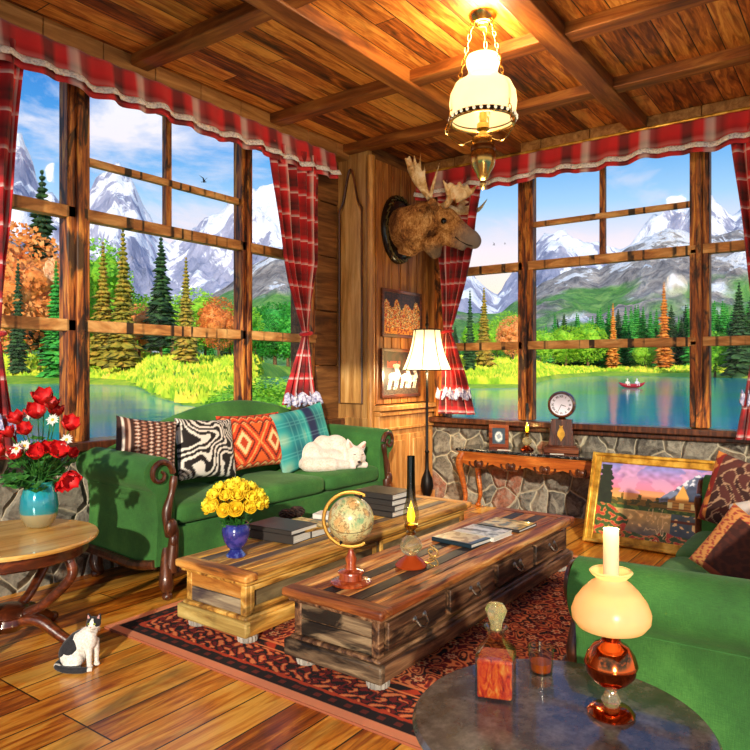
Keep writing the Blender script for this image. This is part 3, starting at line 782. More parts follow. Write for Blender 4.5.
# ---- canoe with two paddlers, birds
p = at(632, 388, Z=LAKE)
t = thing('canoe', 'red canoe floating on the lake beyond the right window', 'canoe', p, YAW-PI/2)
def hull(u, v):
    x = (u-.5)*3.2; k = max(.02, 1-(abs(u-.5)*2)**2.6); a = PI*v
    return (x, .42*k*math.cos(a), .50-.55*k**.5*math.sin(a)*.9+.25*(abs(u-.5)*2)**4*(1))
b = MB(); b.grid(hull, 20, 10); b.build('hull', plain('red_canoe_paint', '#a81828', .4), t, solid=.03)
b = MB(); b.box((-.5, 0, .3), (.2, .6, .04)); b.box((.6, 0, .3), (.2, .6, .04)); b.build('seat', W_dark, t)
for i, (dx, c, lb) in enumerate(((-.55, '#e8dcc8', 'person in pale shirt seated in the left end of the canoe'), (.6, '#d8d0d8', 'person in grey-white shirt seated in the right end of the canoe'))):
    q = p+Vector((RT[0]*dx, RT[1]*dx, .30))
    pr = thing('person', lb, 'person', q, YAW-PI/2)
    b = MB(); b.ball((0, 0, .28), (.17, .13, .30)); b.tube([(0, 0, .5), (0, 0, .64)], .06); b.ball((0, 0, .74), (.10, .11, .13)); b.tube([(-.16, 0, .48), (-.26, -.1, .3), (-.1, -.26, .2)], [.06, .05, .04]); b.tube([(.16, 0, .48), (.26, -.1, .3), (.12, -.26, .2)], [.06, .05, .04]); b.tube([(-.1, 0, .08), (-.12, -.3, .18), (-.12, -.5, .0)], [.09, .08, .05]); b.tube([(.1, 0, .08), (.12, -.3, .18), (.12, -.5, .0)], [.09, .08, .05])
    b.build('body', plain('canoe_shirt', c, .7), pr, remesh=.02)
def bird(u, v, d, span, name, label, group=None):
    q = at(u, v, d=d); b = MB(); s = span/2
    t = thing(name, label, 'bird', q, YAW-PI/2, group)
    b.ball((0, 0, 0), (s*.28, s*.12, s*.1)); b.ball((s*.3, 0, .02*s), (s*.1, s*.07, s*.07)); b.add([(-s*.2, 0, 0), (-s*.5, -.08*s, .02), (-s*.5, .08*s, -.02)], [(0, 1, 2)])
    b.build('body', plain('dark_feathers', '#1e1c22', .8), t)
    for sg in (-1, 1):
        w = MB(); w.add([(s*.15, 0, .03*s), (-s*.15, 0, .0), (-s*.1, sg*s*.5, s*.45), (s*.1, sg*s*.5, s*.5), (sg*s*.55-.1*s, sg*s*.7, s*.95)] , [(0, 1, 2, 3), (3, 2, 4)])
        w.build('wing', plain('dark_wing_feathers', '#24222a', .8), t, solid=.01*s)
bird(204, 182, 60, 1.1, 'eagle', 'dark eagle soaring above the mountains in the left window')
bird(494, 245, 60, .5, 'bird', 'larger left one of the two small dark birds in the right window')
bird(505, 244, 62, .35, 'bird', 'smaller right one of the two small dark birds in the right window')
# ================================================================== lamps' own helper and furniture
# ---- rug
def smooth(x): return x
def make_rug():
    x0, x1, y0, y1 = 2.27, 5.35, .72, 3.59
    cx, cy, hx, hy = (x0+x1)/2, (y0+y1)/2, (x1-x0)/2, (y1-y0)/2
    t = thing('rug', 'dark red and orange Persian rug with a salmon edge under the two chests', 'rug', (cx, cy, 0))
    nx, ny = 520, 480
    b = MB(); X = np.linspace(-hx, hx, nx+1); Y = np.linspace(-hy, hy, ny+1)
    gx, gy = np.meshgrid(X, Y)
    pts = [(float(a), float(c_), .014) for a, c_ in zip(gx.ravel(), gy.ravel())]
    idx = np.arange((nx+1)*(ny+1)).reshape(ny+1, nx+1)
    q = np.stack([idx[:-1, :-1], idx[:-1, 1:], idx[1:, 1:], idx[1:, :-1]], -1).reshape(-1, 4)
    b.v = [Vector(p) for p in pts]; b.f = [tuple(map(int, f)) for f in q]; b.uv = [(0, 0)]*len(pts); b.mi = [0]*len(q)
    ax, ay = np.abs(gx), np.abs(gy)
    e = np.minimum(hx-ax, hy-ay)
    col = {k: np.array(srgb(h)[:3]) for k, h in dict(black='#1c0c0e', red='#7c1412', deep='#420c10', orange='#f08a50', salmon='#f09468', cream='#f4b880', brown='#6c2418', rust='#c8401c').items()}
    img = np.zeros(gx.shape+(3,)); img[:] = col['deep']
    def fract(a): return a-np.floor(a)
    # field: scrolling flower motifs from folded waves
    def motif(px, py, s):
        a = np.sin(px*s+1.7*np.sin(py*s*.63+.5))*np.cos(py*s-1.3*np.sin(px*s*.71))
        c_ = np.sin((px+py)*s*.9+np.cos((px-py)*s*1.3)*1.2)
        return a, c_
    a1, a2 = motif(ax, ay, 27.0)
    m_ = a1*.6+a2*.4; rip = np.sin(m_*13)
    fld = np.where((rip > .35)[..., None], col['orange'], np.where((rip > -.05)[..., None], col['rust'], np.where((m_ > .1)[..., None], col['black'], col['red'])))
    cell = .16
    fx, fy = fract(ax/cell)-.5, fract(ay/cell+.5*np.floor(ax/cell))-.5
    rad = np.hypot(fx, fy); an = np.arctan2(fy, fx); fl = rad/(.30+.09*np.cos(an*6))
    fld = np.where((fl < 1)[..., None], col['black'], fld)
    fld = np.where((fl < .85)[..., None], col['red'], fld); fld = np.where((fl < .55)[..., None], col['cream'], fld); fld = np.where((fl < .28)[..., None], col['rust'], fld)
    img = fld
    # borders
    along = np.where(hx-ax < hy-ay, ay, ax)
    bw0 = e; wob = .010*np.sin(gx*61+1.3*np.sin(gy*37))+.008*np.cos(gy*73+gx*29)
    along = along+wob; bw = e+wob*.8
    z1 = (bw < .40); fr = np.sin(along*46)*.5+np.sin(bw*60+np.sin(along*23)*2)*.6
    img = np.where(z1[..., None], np.where((fr > .35)[..., None], col['rust'], np.where((fr > .1)[..., None], col['brown'], col['black'])), img)
    z2 = (bw > .15) & (bw < .33); fr = np.sin(along*40+2*np.sin(bw*50))*np.cos(bw*52+1.6*np.sin(along*40))
    img = np.where(z2[..., None], np.where((fr > .45)[..., None], col['orange'], np.where((fr > .15)[..., None], col['rust'], np.where((fr < -.45)[..., None], col['red'], col['black']))), img)
    bw = bw0; along = along-wob
    for lo, hi, k in ((.40, .415, 'orange'), (.335, .345, 'orange'), (.135, .15, 'rust'), (.055, .13, 'black'), (.0, .055, 'salmon')):
        zz = (bw >= lo) & (bw < hi)
        cc = col[k]
        if k == 'black': 
            w = (np.sin(along*70) > .3) & (bw > .08) & (bw < .11)
            img = np.where(zz[..., None], np.where(w[..., None], col['brown'], cc), img)
        else: img = np.where(zz[..., None], cc, img)
    b.col = np.concatenate([img, np.ones(gx.shape+(1,))], -1).reshape(-1, 4)
    b.build('pile', M_woven, t, smooth=False)
    b = MB(); b.box((0, 0, .006), (2*hx, 2*hy, .011)); b.build('backing', plain('rug_backing', '#a85c3c', .9), t, smooth=False)
make_rug()

# ---- sofas
def sofa(name, label, loc, rotz, L, D, arm_h, seat_h, back_fn, ncush, leg_h=.15):
    t = thing(name, label, 'sofa', loc, rotz)
    aw = .17
    # base with gently bowed apron
    b = MB()
    def apron(u, v):
        x = aw*.5+(L-aw)*u; zb = leg_h+.05-.03*math.cos((u-.5)*4*PI); return (x, .03+.012*math.sin(v*PI)-.01, lerp(seat_h-.15, zb, v))
    b.grid(apron, 30, 6)
    b.box((L/2, D/2, (leg_h+.07+seat_h-.15)/2), (L-.1, D-.12, seat_h-.22-leg_h)); b.build('base', M_green, t, bevel=.01)
    b = MB(); b.grid(lambda u, v: (aw*.3+(L-aw*.6)*u, .02-.018*math.sin(v*PI), leg_h+.055-.03*math.cos((u-.5)*4*PI)-.05*v), 40, 4)
    b.build('front_rail', W_carved, t, solid=.035)
    # seat cushions
    cw = (L-2*aw+.02)/ncush
    for i in range(ncush):
        cx = aw-.01+cw*(i+.5); hh = .15
        def cu(q): return 1
        b = MB(); n_ = 5
        def pad(u, v, cx=cx):
            a = u*2*PI; k = v*PI
            sx = abs(math.cos(a))**.22*math.copysign(1, math.cos(a)); sy = abs(math.sin(a))**.22*math.copysign(1, math.sin(a))
            rr = max(0, math.sin(k))**.22; zz = math.copysign(abs(math.cos(k))**.55, math.cos(k))
            return (cx+sx*rr*(cw/2-.003), D*.44+sy*rr*(D*.42+.0), seat_h-hh/2-zz*hh/2+.012*(1-abs(sx*rr)**2)*(1 if zz < 0 else 0))
        b.grid(pad, 48, 20, cu=True); b.build('seat_cushion', M_green, t)
    # back
    def bk(u, v):
        x = .06+(L-.12)*u; top = back_fn(u)
        if v < .45: s = v/.45; return (x, D*.80+.07*(1-s)*0+.05*s-.03*math.sin(s*PI), lerp(seat_h-.12, top-.05, s))
        if v < .62: s = (v-.45)/.17; a = PI*s; return (x, D*.80+.05+.05*(1-math.cos(a)), top-.05+.05*math.sin(a))
        s = (v-.62)/.38; return (x, D*.80+.15, lerp(top-.05, leg_h+.1, s))
    b = MB(); b.grid(bk, 48, 30); b.build('backrest', M_green, t, solid=.01)
    # arms
    for sd in (0, 1):
        def X(x): return x if sd == 0 else L-x
        rc, rz, rr = .045, arm_h-.115, .115
        prof = [(aw, leg_h+.06), (aw, rz-.10), (aw-.01, rz-.04)]
        for k in range(15):
            a = math.radians(-5+k*17); prof.append((rc+rr*math.cos(a), rz+rr*math.sin(a)))
        prof += [(.02, rz-.13), (.035, rz-.3), (.02, leg_h+.06)]
        n_ = len(prof)
        def af(u, v):
            i = int(round(u*n_)) % n_; x, z = prof[i]; y = lerp(.045, D-.02, v); return (X(x), y, z+.02*v*(1 if z > .6*arm_h else 0))
        b = MB(); b.grid(af, n_, 12, cu=True); e0 = len(b.v)
        b.f.append(tuple(range(n_))); b.mi.append(0); b.f.append(tuple(e0-n_+i for i in range(n_))); b.mi.append(0)
        b.build('arm', M_green, t, angle=50)
        # carved facing: spiral on the roll running down in an S
        sp = []
        for k in range(26):
            a = math.radians(425-k*17); r = .015+.082*k/25; sp.append((X(rc+r*math.cos(a)*1.0), .03, rz+r*math.sin(a)))
        a_end = sp[-1]
        down = spline([(X(rc+.10), .022, rz-.02), (X(.125), .018, rz-.12), (X(.085), .02, rz-.26), (X(.10), .01, lerp(rz, leg_h, .6)), (X(.13), 0, seat_h-.16), (X(.10), .0, leg_h+.02)], 6)
        b = MB(); b.tube(sp, [.010+.012*k/25 for k in range(26)], 8)
        rr_ = [.022+.018*(i/len(down))+.004*math.sin(i*.7) for i in range(len(down))]
        b.tube(down, rr_, 10); b.ball((X(.10), -.012, seat_h-.13), (.045, .03, .06)); b.ball((X(.115), -.01, seat_h-.22), (.03, .03, .05))
        b.build('carved_arm_facing', W_carved, t)
        b = MB(); b.tube([(X(.022), .05, rz-.125), (X(.022), D-.03, rz-.110)], .009, 8); b.build('arm_piping', M_green, t)
        b = MB(); b.tube(spline([(X(.02), .06, leg_h+.075), (X(.0), D*.3, leg_h+.05), (X(.0), D*.6, leg_h+.065), (X(.02), D-.05, leg_h+.07)], 5), .032, 8); b.build('side_rail', W_carved, t)
        for yy, fx, fy in ((.02, -.05, -.05), (D-.08, -.03, .05)):
            s_ = 1 if sd == 0 else -1
            b = MB(); pts = spline([(X(.10), yy+.03, leg_h+.17), (X(.09)+fx*s_*.7, yy+fy*.7, leg_h*.75), (X(.09)+fx*s_*.1, yy+fy*.2, leg_h*.30), (X(.09)+fx*s_*.6, yy+fy*.8, .03)], 5)
            b.tube(pts, [(lerp(.028, .048, i/5) if i < 5 else lerp(.048, .024, min(1, (i-5)/7))) + (.008 if i > 13 else 0) for i in range(len(pts))], 10); b.ball((X(.09)+fx*s_*.65, yy+fy*.85, .028), (.035, .035, .028)); b.build('leg', W_carved, t)
    return t
def back1(u): return .90+.33*max(0, math.sin(PI*min(1, max(0, (u+.02)/1.06))))**1.15
SX, SY, SL, SD = 2.73, 3.72, 2.70, .86
sofa('sofa', 'long green sofa with humped back along the left window, carrying the white dog', (SX, SY, 0), 0, SL, SD, .93, .595, back1, 3)
sofa('sofa', 'green sofa at the right edge, its near arm beside the copper lamp', (5.02, .93, 0), PI, 2.55, .95, .80, .47, lambda u: .80+.22*math.sin(PI*u), 3, .13)

# ---- cushions
def pillow(name, label, loc, rot, w, h, th, fn, mat=None, group=None, label_cat='cushion'):
    t = MB(); N = 56; cols = []
    for side in (1, -1):
        def f(u, v):
            x, z = u*2-1, v*2-1
            e = max(0, (1-abs(x)**2.6)*(1-abs(z)**2.6))**.42
            pin = 1-.07*(1-abs(z)**2)*abs(x)**1-.0
            pz = 1-.07*(1-abs(x)**2)*abs(z)
            return (x*w/2*pin, -side*(th/2*e+.002), z*h/2*pz)
        t.grid(f, N, N, flip=(side < 0))
        for j in range(N+1):
            for i in range(N+1): cols.append(srgb(fn(i/N, j/N)))
    t.col = cols
    o = t.build(name, mat or M_cloth, None); o.location = loc; o.rotation_euler = rot
    tag(o, label, label_cat, group)
    return o
def fr_(x): return x-math.floor(x)
def pat_braid(u, v):
    if u < .22: return ['#3a2018', '#e8d8c8', '#5a3020', '#c8a088', '#3a2018'][int(fr_(u*4.5)*5) % 5]
    r = int(u*9); ph = v*16+(r % 2)*.5; tw = abs(fr_(ph)-.5)*2; q = abs(fr_(u*9)-.5)*2
    if tw+q*.8 < .55: return '#e8d2be' if r % 3 else '#c89880'
    if tw+q*.8 < .9: return '#9c6048'
    return '#3a1c14'
def pat_zebra(u, v):
    n = mnoise.noise(Vector((u*2.2, v*2.2, 3))); n2 = mnoise.noise(Vector((u*4, v*4, 8)))
    a = u*5+2.4*n+.9*n2+math.sin(v*5+u*3)*.8
    return '#1e1614' if fr_(a*1.5) < .55 else '#efe6da'
def pat_kilim(u, v):
    z = abs(fr_(u*2)-.5)*2
    d2 = abs(v-.47)*2.2
    k = z+d2
    if v > .82 or v < .10:
        a = fr_(v*9+abs(fr_(u*8)-.5)*1.2); return '#e0481c' if a < .5 else ('#f0b878' if a < .75 else '#7a1c10')
    if k < .26: return '#c84018'
    if k < .48: return '#f6d898'
    if k < .60: return '#e85a20'
    if k < .72: return '#6a1810'
    if k < .92: return '#e2441c'
    if k < 1.02: return '#f0b060'
    if k < 1.2: return '#e85020'
    if k < 1.34: return '#5c1410'
    return '#ec6424'
def pat_teal(u, v):
    h = lambda s: [int(s[i:i+2], 16) for i in (1, 3, 5)]
    m = lambda a, b_, k: [lerp(x, y, k) for x, y in zip(a, b_)]
    w = math.sin(u*2*PI*2.3+.6)*.5+.5; w2 = math.sin(v*2*PI*2.2+.5)*.5+.5
    c = m(h('#125e6c'), h('#30b0a8'), w*.6+w2*.4)
    if u < .45: c = m(c, h('#d8b48c'), .65*max(0, w-.35)*max(0, w2-.2)*1.6)
    k = max(0, 1-abs(u-.62)/.10); c = m(c, h('#18244c'), min(1, k*2.2))
    if fr_(u*22) < .12 or fr_(v*20) < .10: c = m(c, h('#b4e0cc'), .30)
    return '#%02x%02x%02x' % tuple(int(max(0, min(255, x))) for x in c)
def pat_damask(u, v):
    a = math.sin(u*17+2*math.sin(v*11))*math.cos(v*15+1.6*math.sin(u*13))
    if u < .16: return '#d8863c' if a > .1 else '#8c2018'
    return '#3c1c18' if a > .15 else ('#b89070' if a > -.05 else '#5c2c26')
def pat_band(u, v):
    if v > .88 or u < .22:
        a = math.sin(u*60+3*math.sin(v*30))*math.sin(v*44); return '#d89450' if a > -.2 else '#a83a30'
    if v < .1: return '#a0452a'
    n = mnoise.noise(Vector((u*14, v*14, 2))); return '#542418' if n > 0 else '#401a14'
def on_sofa(u, v, Yp): return at(u, v, Y=Yp)
def lean(u0, u1, vt, vb, Yp, name, label, fn, tilt=-14, roll=0, yaw=0, th=.17, k=1.0):
    a, c_ = at(u0, (vt+vb)/2, Y=Yp), at(u1, (vt+vb)/2, Y=Yp); m = at((u0+u1)/2, (vt+vb)/2, Y=Yp)
    w = (c_-a).length*k; h = at((u0+u1)/2, vt, Y=Yp).z-at((u0+u1)/2, vb, Y=Yp).z
    pillow(name, label, m, (math.radians(tilt), math.radians(roll), math.radians(yaw)), w, h*1.03, th, fn)
lean(120, 172, 419, 481, 4.20, 'cushion', 'brown and cream braided cushion leaning in the left corner of the long sofa', pat_braid, -12, 8, -12, k=1.05)
lean(178, 234, 419, 478, 4.22, 'cushion', 'black and white zebra-striped cushion on the long sofa', pat_zebra, -12, 4, 0)
lean(222, 284, 414, 468, 4.27, 'cushion', 'orange and red zigzag kilim cushion on the long sofa', pat_kilim, -14, 0, 0)
lean(276, 329, 408, 467, 4.22, 'cushion', 'teal plaid cushion with navy stripe behind the white dog', pat_teal, -14, -7, 0)
pillow('cushion', 'dark red and cream damask cushion standing farthest on the right sofa', at(741, 497, d=4.0), (math.radians(-10), math.radians(12), math.radians(-112)), .42, .44, .16, pat_damask)
pillow('cushion', 'brown cushion with orange embroidered border, nearest on the right sofa', at(745, 556, d=3.25), (math.radians(-28), math.radians(24), math.radians(-118)), .40, .36, .14, pat_band)
pillow('cushion', 'small white cushion between the two brown patterned cushions at the right edge', at(752, 520, d=3.6), (math.radians(-35), math.radians(-20), math.radians(-110)), .26, .24, .10, lambda u, v: '#ece6e0')

# ---- chests
def chest(label, x0, x1, y0, y1, H, mats, drawers, panel):
    cx, cy = (x0+x1)/2, (y0+y1)/2; L, W = x1-x0, y1-y0
    t = thing('chest_table', label, 'coffee table', (cx, cy, .016)); H -= .016
    Mtop, Mend, Mside, Mdark, Mpl = mats; cross, cross2 = CROSS[0 if mats is PALE else 1]
    fh = .055; ph = .10; tt = .045
    ov = .055
    # lid of boards inside a moulded frame
    b = MB(); nb = 5; w = (W-.20)/nb
    for i in range(nb): b.box((0, -W/2+.10+w*(i+.5), H-tt/2-.003), (L-.2, w-.004, tt), mi=[0, 1, 0, 1, 0][i] if mats is not PALE else [0, 1, 0, 0, 1][i])
    b.build('lid_boards', [Mtop, Mdark], t, bevel=.004)
    b = MB()
    for sy in (-1, 1): b.box((0, sy*(W/2-.05), H-tt/2), (L, .10, tt))
    for sx in (-1, 1): b.box((sx*(L/2-.05), 0, H-tt/2), (.102, W+.002, tt+.002), mi=1)
    b.build('lid_frame', [Mtop, cross], t, bevel=.014)
    b = MB(); b.box((0, 0, H-tt-.012), (L-.05, W-.05, .024)); b.build('lid_moulding', Mpl, t, bevel=.008)
    bx, by = L/2-ov, W/2-ov
    zb, zt_ = fh+ph, H-tt-.024
    b = MB(); b.box((0, 0, (zb+zt_)/2), (2*bx-.02, 2*by-.02, zt_-zb)); b.build('body', Mside, t)
    for sx in (-1, 1):
        b = MB(); hh = (zt_-zb)/2
        for k in range(2): b.box((sx*(bx-.01), 0, zb+hh*(k+.5)), (.025, 2*by-.06, hh-.006), mi=k)
        b.build('end_boards', [Mend, PALE_WARM if mats is PALE else Mend], t, bevel=.004)
    for sx in (-1, 1):
        for sy in (-1, 1): b = MB(); b.box((sx*(bx-.015), sy*(by-.015), (zb+zt_)/2), (.045, .045, zt_-zb)); b.build('corner_post', Mpl, t, bevel=.006)
    b = MB(); b.box((0, 0, fh+ph*.42), (L-.02, W-.02, ph*.84)); b.box((0, 0, fh+ph*.9), (L-.06, W-.06, ph*.22))
    for sx in (-1, 1): b.box((sx*(L/2-.03), 0, fh+ph*.42), (.044, W-.018, ph*.842), mi=1)
    b.build('plinth', [Mpl, cross2], t, bevel=.014)
    for sx in (-1, 1):
        for sy in (-1, 1):
            b = MB(); b.lathe([(.035, 0), (.052, .008), (.056, .028), (.048, .05), (.04, fh+.004)], 32, (sx*(L/2-.10), sy*(W/2-.09), 0), fn=lambda a, j: 1+.05*math.cos(a*16)); b.build('bun_foot', M_footw, t)
    if drawers:
        n_ = drawers; dw = (2*bx-.06)/n_
        for i in range(n_):
            xx = -bx+.03+dw*(i+.5)
            b = MB(); b.box((xx, -by-.004, (zb+zt_)/2), (dw-.05, .03, zt_-zb-.035)); dr = b.build('drawer', Mside, t, bevel=.006)
            b = MB(); b.tube([(xx-.045, -by-.028, (zb+zt_)/2+.02), (xx-.035, -by-.05, (zb+zt_)/2-.008), (xx-.01, -by-.052, (zb+zt_)/2-.022), (xx+.01, -by-.052, (zb+zt_)/2-.022), (xx+.035, -by-.05, (zb+zt_)/2-.008), (xx+.045, -by-.028, (zb+zt_)/2+.02)], .0055, 6)
            for s_ in (-1, 1): b.lathe([(.016, 0), (.018, .004), (.008, .014), (.0, .016)], 10, (xx+s_*.045, -by-.018, (zb+zt_)/2+.02), M=R3('X', 90))
            b.build('drop_handle', M_silver, dr)
    else:
        for xa in (-.5, .5):
            b = MB(); w_ = bx-.08; xx = xa*(bx+.0)
            for s_ in (-1, 1): b.box((xx, -by-.002, (zb+zt_)/2+s_*(zt_-zb-.05)/2), (w_, .02, .03)); b.box((xx+s_*w_/2, -by-.002, (zb+zt_)/2), (.03, .02, zt_-zb-.02))
            b.build('side_panel', Mpl, t, bevel=.005)
    return t
M_footw = wood('worn_grey_paint', [(.3, '#6a645c'), (.5, '#a49c90'), (.7, '#c8c0b2')], 'z', 2, .6)
PALE_WARM = wood('warm_end_board', [(.3, '#7a3c16'), (.5, '#b87830'), (.7, '#d8a45c')], 'y', 1.2, .5, .2, '#2c140a', .6)
PALE = (W_light_chest, W_grey_chest, W_side_chest, W_dark_slate := wood('slate_brown_wood', [(.3, '#3a302a'), (.5, '#6a5848'), (.7, '#a08458')], 'x', 1.2, .5, .3, '#201a18', .6), W_light_chest)
DARK = (W_rust, W_brownend, W_brownchest, W_black, W_brownend)
DARK = (W_rust, W_brownend, W_brownchest, W_black, W_brownchest)
_c0 = wood('pale_cross_wood', [(.32, '#6a3c14'), (.44, '#c0742c'), (.56, '#e4a04c'), (.7, '#f4cc78')], 'y', .9, .5, .2, '#3a2010', .6)
_c1 = wood('rust_cross_wood', [(.3, '#2c120a'), (.45, '#6c3014'), (.58, '#a8602c'), (.72, '#cc9450')], 'y', 1.0, .5, .2, '#120a06', .8)
CROSS = ((_c0, wood('pale_plinth_cross', [(.3, '#5a4420'), (.45, '#a08040'), (.6, '#ccb064'), (.75, '#e0c884')], 'y', .9, .6, .2, '#2c2414', .7)), (_c1, W_brownend))
chest('pale rustic wooden chest table nearer the long sofa, with yellow roses on it', 2.50, 5.03, 2.66, 3.25, .41, PALE, 0, True)
chest('dark rustic wooden chest table with drawers, carrying the globe', 2.485, 4.97, 1.77, 2.39, .41, DARK, 4, False)
CH = .41

# ---- console table
def console():
    xf, xb, ya, yb = 6.32, 6.74, 3.50, 1.98; H = .68; L = ya-yb; W = xb-xf
    t = thing('console_table', 'carved orange wood console table with black marble top under the right window', 'console table', (xf, ya, 0), -PI/2)   # local x = along wall, y = to wall
    g = G('black_marble'); n = g.noise(g.co(), 5, 8, .6, 2.0); k = g.ramp(n, [(.494, 0.0), (.5, 1.0), (.506, 0.0)])
    M = g.bsdf(g.mix(g.mth('MULTIPLY', k, .7), '#141214', '#d8d4cc'), .12)
    b = MB(); b.box((L/2, W/2, H-.015), (L+.06, W+.05, .03)); b.build('marble_top', M, t, bevel=.008)
    b = MB(); b.box((L/2, W/2, H-.06), (L-.02, W-.02, .06)); b.box((L/2, W/2, H-.036), (L+.03, W+.03, .014)); b.build('apron', W_orange, t, bevel=.008)
    poly = [(0.02, .09)]
    for i in range(61):
        u = i/60; s = .045+.035*abs(math.sin(u*PI*4))+.03*math.cos(u*2*PI)**2*0
        poly.append((.02+(L-.04)*u, .03-s*1.2))
    poly.append((L-.02, .09))
    b = MB(); b.prism(poly, -.012, .012, M=Matrix.Translation((0, .012, H-.12)) @ R3('X', 90)); b.build('scalloped_rail', W_orange, t)
    for s0 in (.16, .40, .64, .88):                       # carved scrolls of the rail
        b = MB()
        for sg in (-1, 1):
            p = [(L*s0*.98+sg*(.012+.05*k/14)*1.6-sg*.02+.03*math.sin(k*.6)*sg, -.012, H-.155-.035*math.cos(k*.62)) for k in range(15)]
            b.tube(p, .011, 6)
        b.ball((L*s0*.98, -.015, H-.15), (.035, .015, .028)); b.build('carved_scroll', W_carved, t)
    for x, y in ((.04, .03), (L-.04, .03), (.04, W-.03), (L-.04, W-.03)):
        sx = -1 if x < L/2 else 1; sy = -1 if y < W/2 else 1
        b = MB(); p = spline([(x, y, H-.04), (x+sx*.035, y+sy*.03, H-.16), (x+sx*.01, y, H*.5), (x-sx*.02, y-sy*.01, .16), (x+sx*.02, y+sy*.015, .025)], 6)
        b.tube(p, [lerp(.045, .020, min(1, i/(len(p)-5))) for i in range(len(p))], 10); b.ball((x+sx*.022, y+sy*.018, .025), (.032, .032, .025)); b.build('leg', W_orange, t)
    return H
HC = console()

# ---- round tables
def round_table(label, loc, r, H):
    t = thing('round_side_table', label, 'side table', loc)
    b = MB(); b.lathe([(0, H-.03), (r-.03, H-.03), (r-.005, H-.022), (r, H-.01), (r-.006, H), (0, H)], 72); b.build('tabletop', W_table, t)
    b = MB(); b.lathe([(0, H-.10), (r-.07, H-.10), (r-.055, H-.09), (r-.05, H-.031), (0, H-.031)], 64); b.build('apron', W_dark, t)
    for k in range(4):
        a = k*PI/2+.5; ca, sa = math.cos(a), math.sin(a)
        p = spline([(ca*(r-.1), sa*(r-.1), H-.10), (ca*(r-.09), sa*(r-.09), H-.2), (ca*.22, sa*.22, H*.42), (ca*.08, sa*.08, H*.30)], 7)
        b = MB(); b.tube(p, .027, 10); b.build('curved_support', W_dark, t)
    b = MB(); b.lathe([(.0, .10), (.07, .10), (.10, .14), (.09, .17), (.12, .19), (.10, .22), (.05, .235), (0, .24)], 28); b.build('hub', W_dark, t)
    for k in range(4):
        a = k*PI/2+.5; ca, sa = math.cos(a), math.sin(a)
        p = spline([(ca*.05, sa*.05, .15), (ca*.18, sa*.18, .16), (ca*.30, sa*.30, .09), (ca*.40, sa*.40, .03)], 6)
        b = MB(); b.tube(p, [lerp(.036, .024, i/len(p)) for i in range(len(p))], 10); b.ball((ca*.41, sa*.41, .028), (.034, .034, .028)); b.build('foot', W_dark, t)
    return t
TX, TY = 1.80, 3.76
round_table('round wooden table with dark curved legs at the left, under the teal vase', (TX, TY, 0), .46, .60)
g = G('grey_stone_top'); n1 = g.noise(g.co(), 14, 8, .7)
M_ttop = g.bsdf(g.ramp(n1, [(.3, '#2e2620'), (.5, '#564a42'), (.7, '#7c7068')]), .18, bump=g.bump(n1, .1, .003), Coat_Weight=.5)
QX, QY, QH = 1.79, .68, .55
t = thing('round_side_table', 'round table with grey-brown polished top in the foreground, under decanter and copper lamp', 'side table', (QX, QY, 0))
b = MB(); b.lathe([(0, QH-.035), (.37, QH-.035), (.395, QH-.025), (.40, QH-.012), (.39, QH), (0, QH)], 72); b.build('tabletop', M_ttop, t)
b = MB(); b.lathe([(0, .0), (.20, 0), (.21, .02), (.07, .07), (.045, .14), (.07, .25), (.04, .36), (.06, .46), (.16, QH-.036), (0, QH-.036)], 32); b.build('pedestal', W_dark, t)
# ================================================================== things on the furniture
def book(label, loc, rotz, w, l, h, cover=None, face=None, group=None, name='book'):
    """w across the spine, l along it; spine on the local -x side"""
    t = thing(name, label, 'book' if name == 'book' else name, loc, rotz, group)
    b = MB(); b.box((0, 0, .002), (w, l, .004)); b.box((0, 0, h-.002), (w, l, .004)); b.box((-w/2+.002, 0, h/2), (.004, l, h)); b.build('cover', cover or M_cover, t, bevel=.001)
    b = MB(); b.box((.001, 0, h/2), (w-.010, l-.010, h-.008)); b.build('pages', M_paper, t, smooth=False)
    if face:
        N = 40; q = MB(); q.grid(lambda u, v: ((u-.5)*w*.97, (v-.5)*l*.97, h+.0012), N, N)
        q.col = [srgb(face(i/N, j/N)) for j in range(N+1) for i in range(N+1)]; q.build('cover_picture', M_print, t, smooth=False)
    return t
def mag_gold(u, v):
    n = mnoise.noise(Vector((u*5, v*5, 1)))+.4*mnoise.noise(Vector((u*14, v*14, 2)))
    return '#f0d888' if n > .15 else ('#d8b04c' if n > -.1 else ('#a8802c' if n > -.3 else '#5c6e3a'))
def mag_grey(u, v):
    n = mnoise.noise(Vector((u*4, v*4, 5)))+.4*mnoise.noise(Vector((u*12, v*12, 6)))
    return '#f0ece0' if n > .1 else ('#c4c0a8' if n > -.15 else '#7c7868')
def mag_blue(u, v):
    n = mnoise.noise(Vector((u*4, v*6, 9))); 
    if v < .12 or u < .06: return '#24485c'
    return '#e0cf9c' if n > -.1 else '#b89c68'
def on(u, v, Z): 
    p = at(u, v, Z=Z); return p
A = 0
p = on(283, 537, CH); 
book('thick pale-paged book at the bottom of the pair beside the blue vase', (p.x, p.y, CH), .10, .26, .36, .055)
book('charcoal-covered book on top of the pair beside the blue vase', (p.x+.005, p.y+.01, CH+.056), .06, .27, .37, .030)
p = on(308, 533, CH)
book('thick white book under the golden magazine on the pale chest', (p.x+.0, p.y, CH), .0, .20, .24, .05)
book('golden illustrated magazine lying on the thick white book on the pale chest', (p.x-.01, p.y+.03, CH+.0505), -.12, .26, .34, .010, M_gold, mag_gold, name='magazine')
p = on(330, 524, CH)
book('grey book under the small white book, left of the globe ring', (p.x, p.y+.01, CH), .05, .24, .27, .035)
book('small white paper block left of the globe ring, on the grey book', (p.x+.02, p.y+.04, CH+.0355), .25, .13, .17, .035, M_white)
p = on(384, 512, CH)
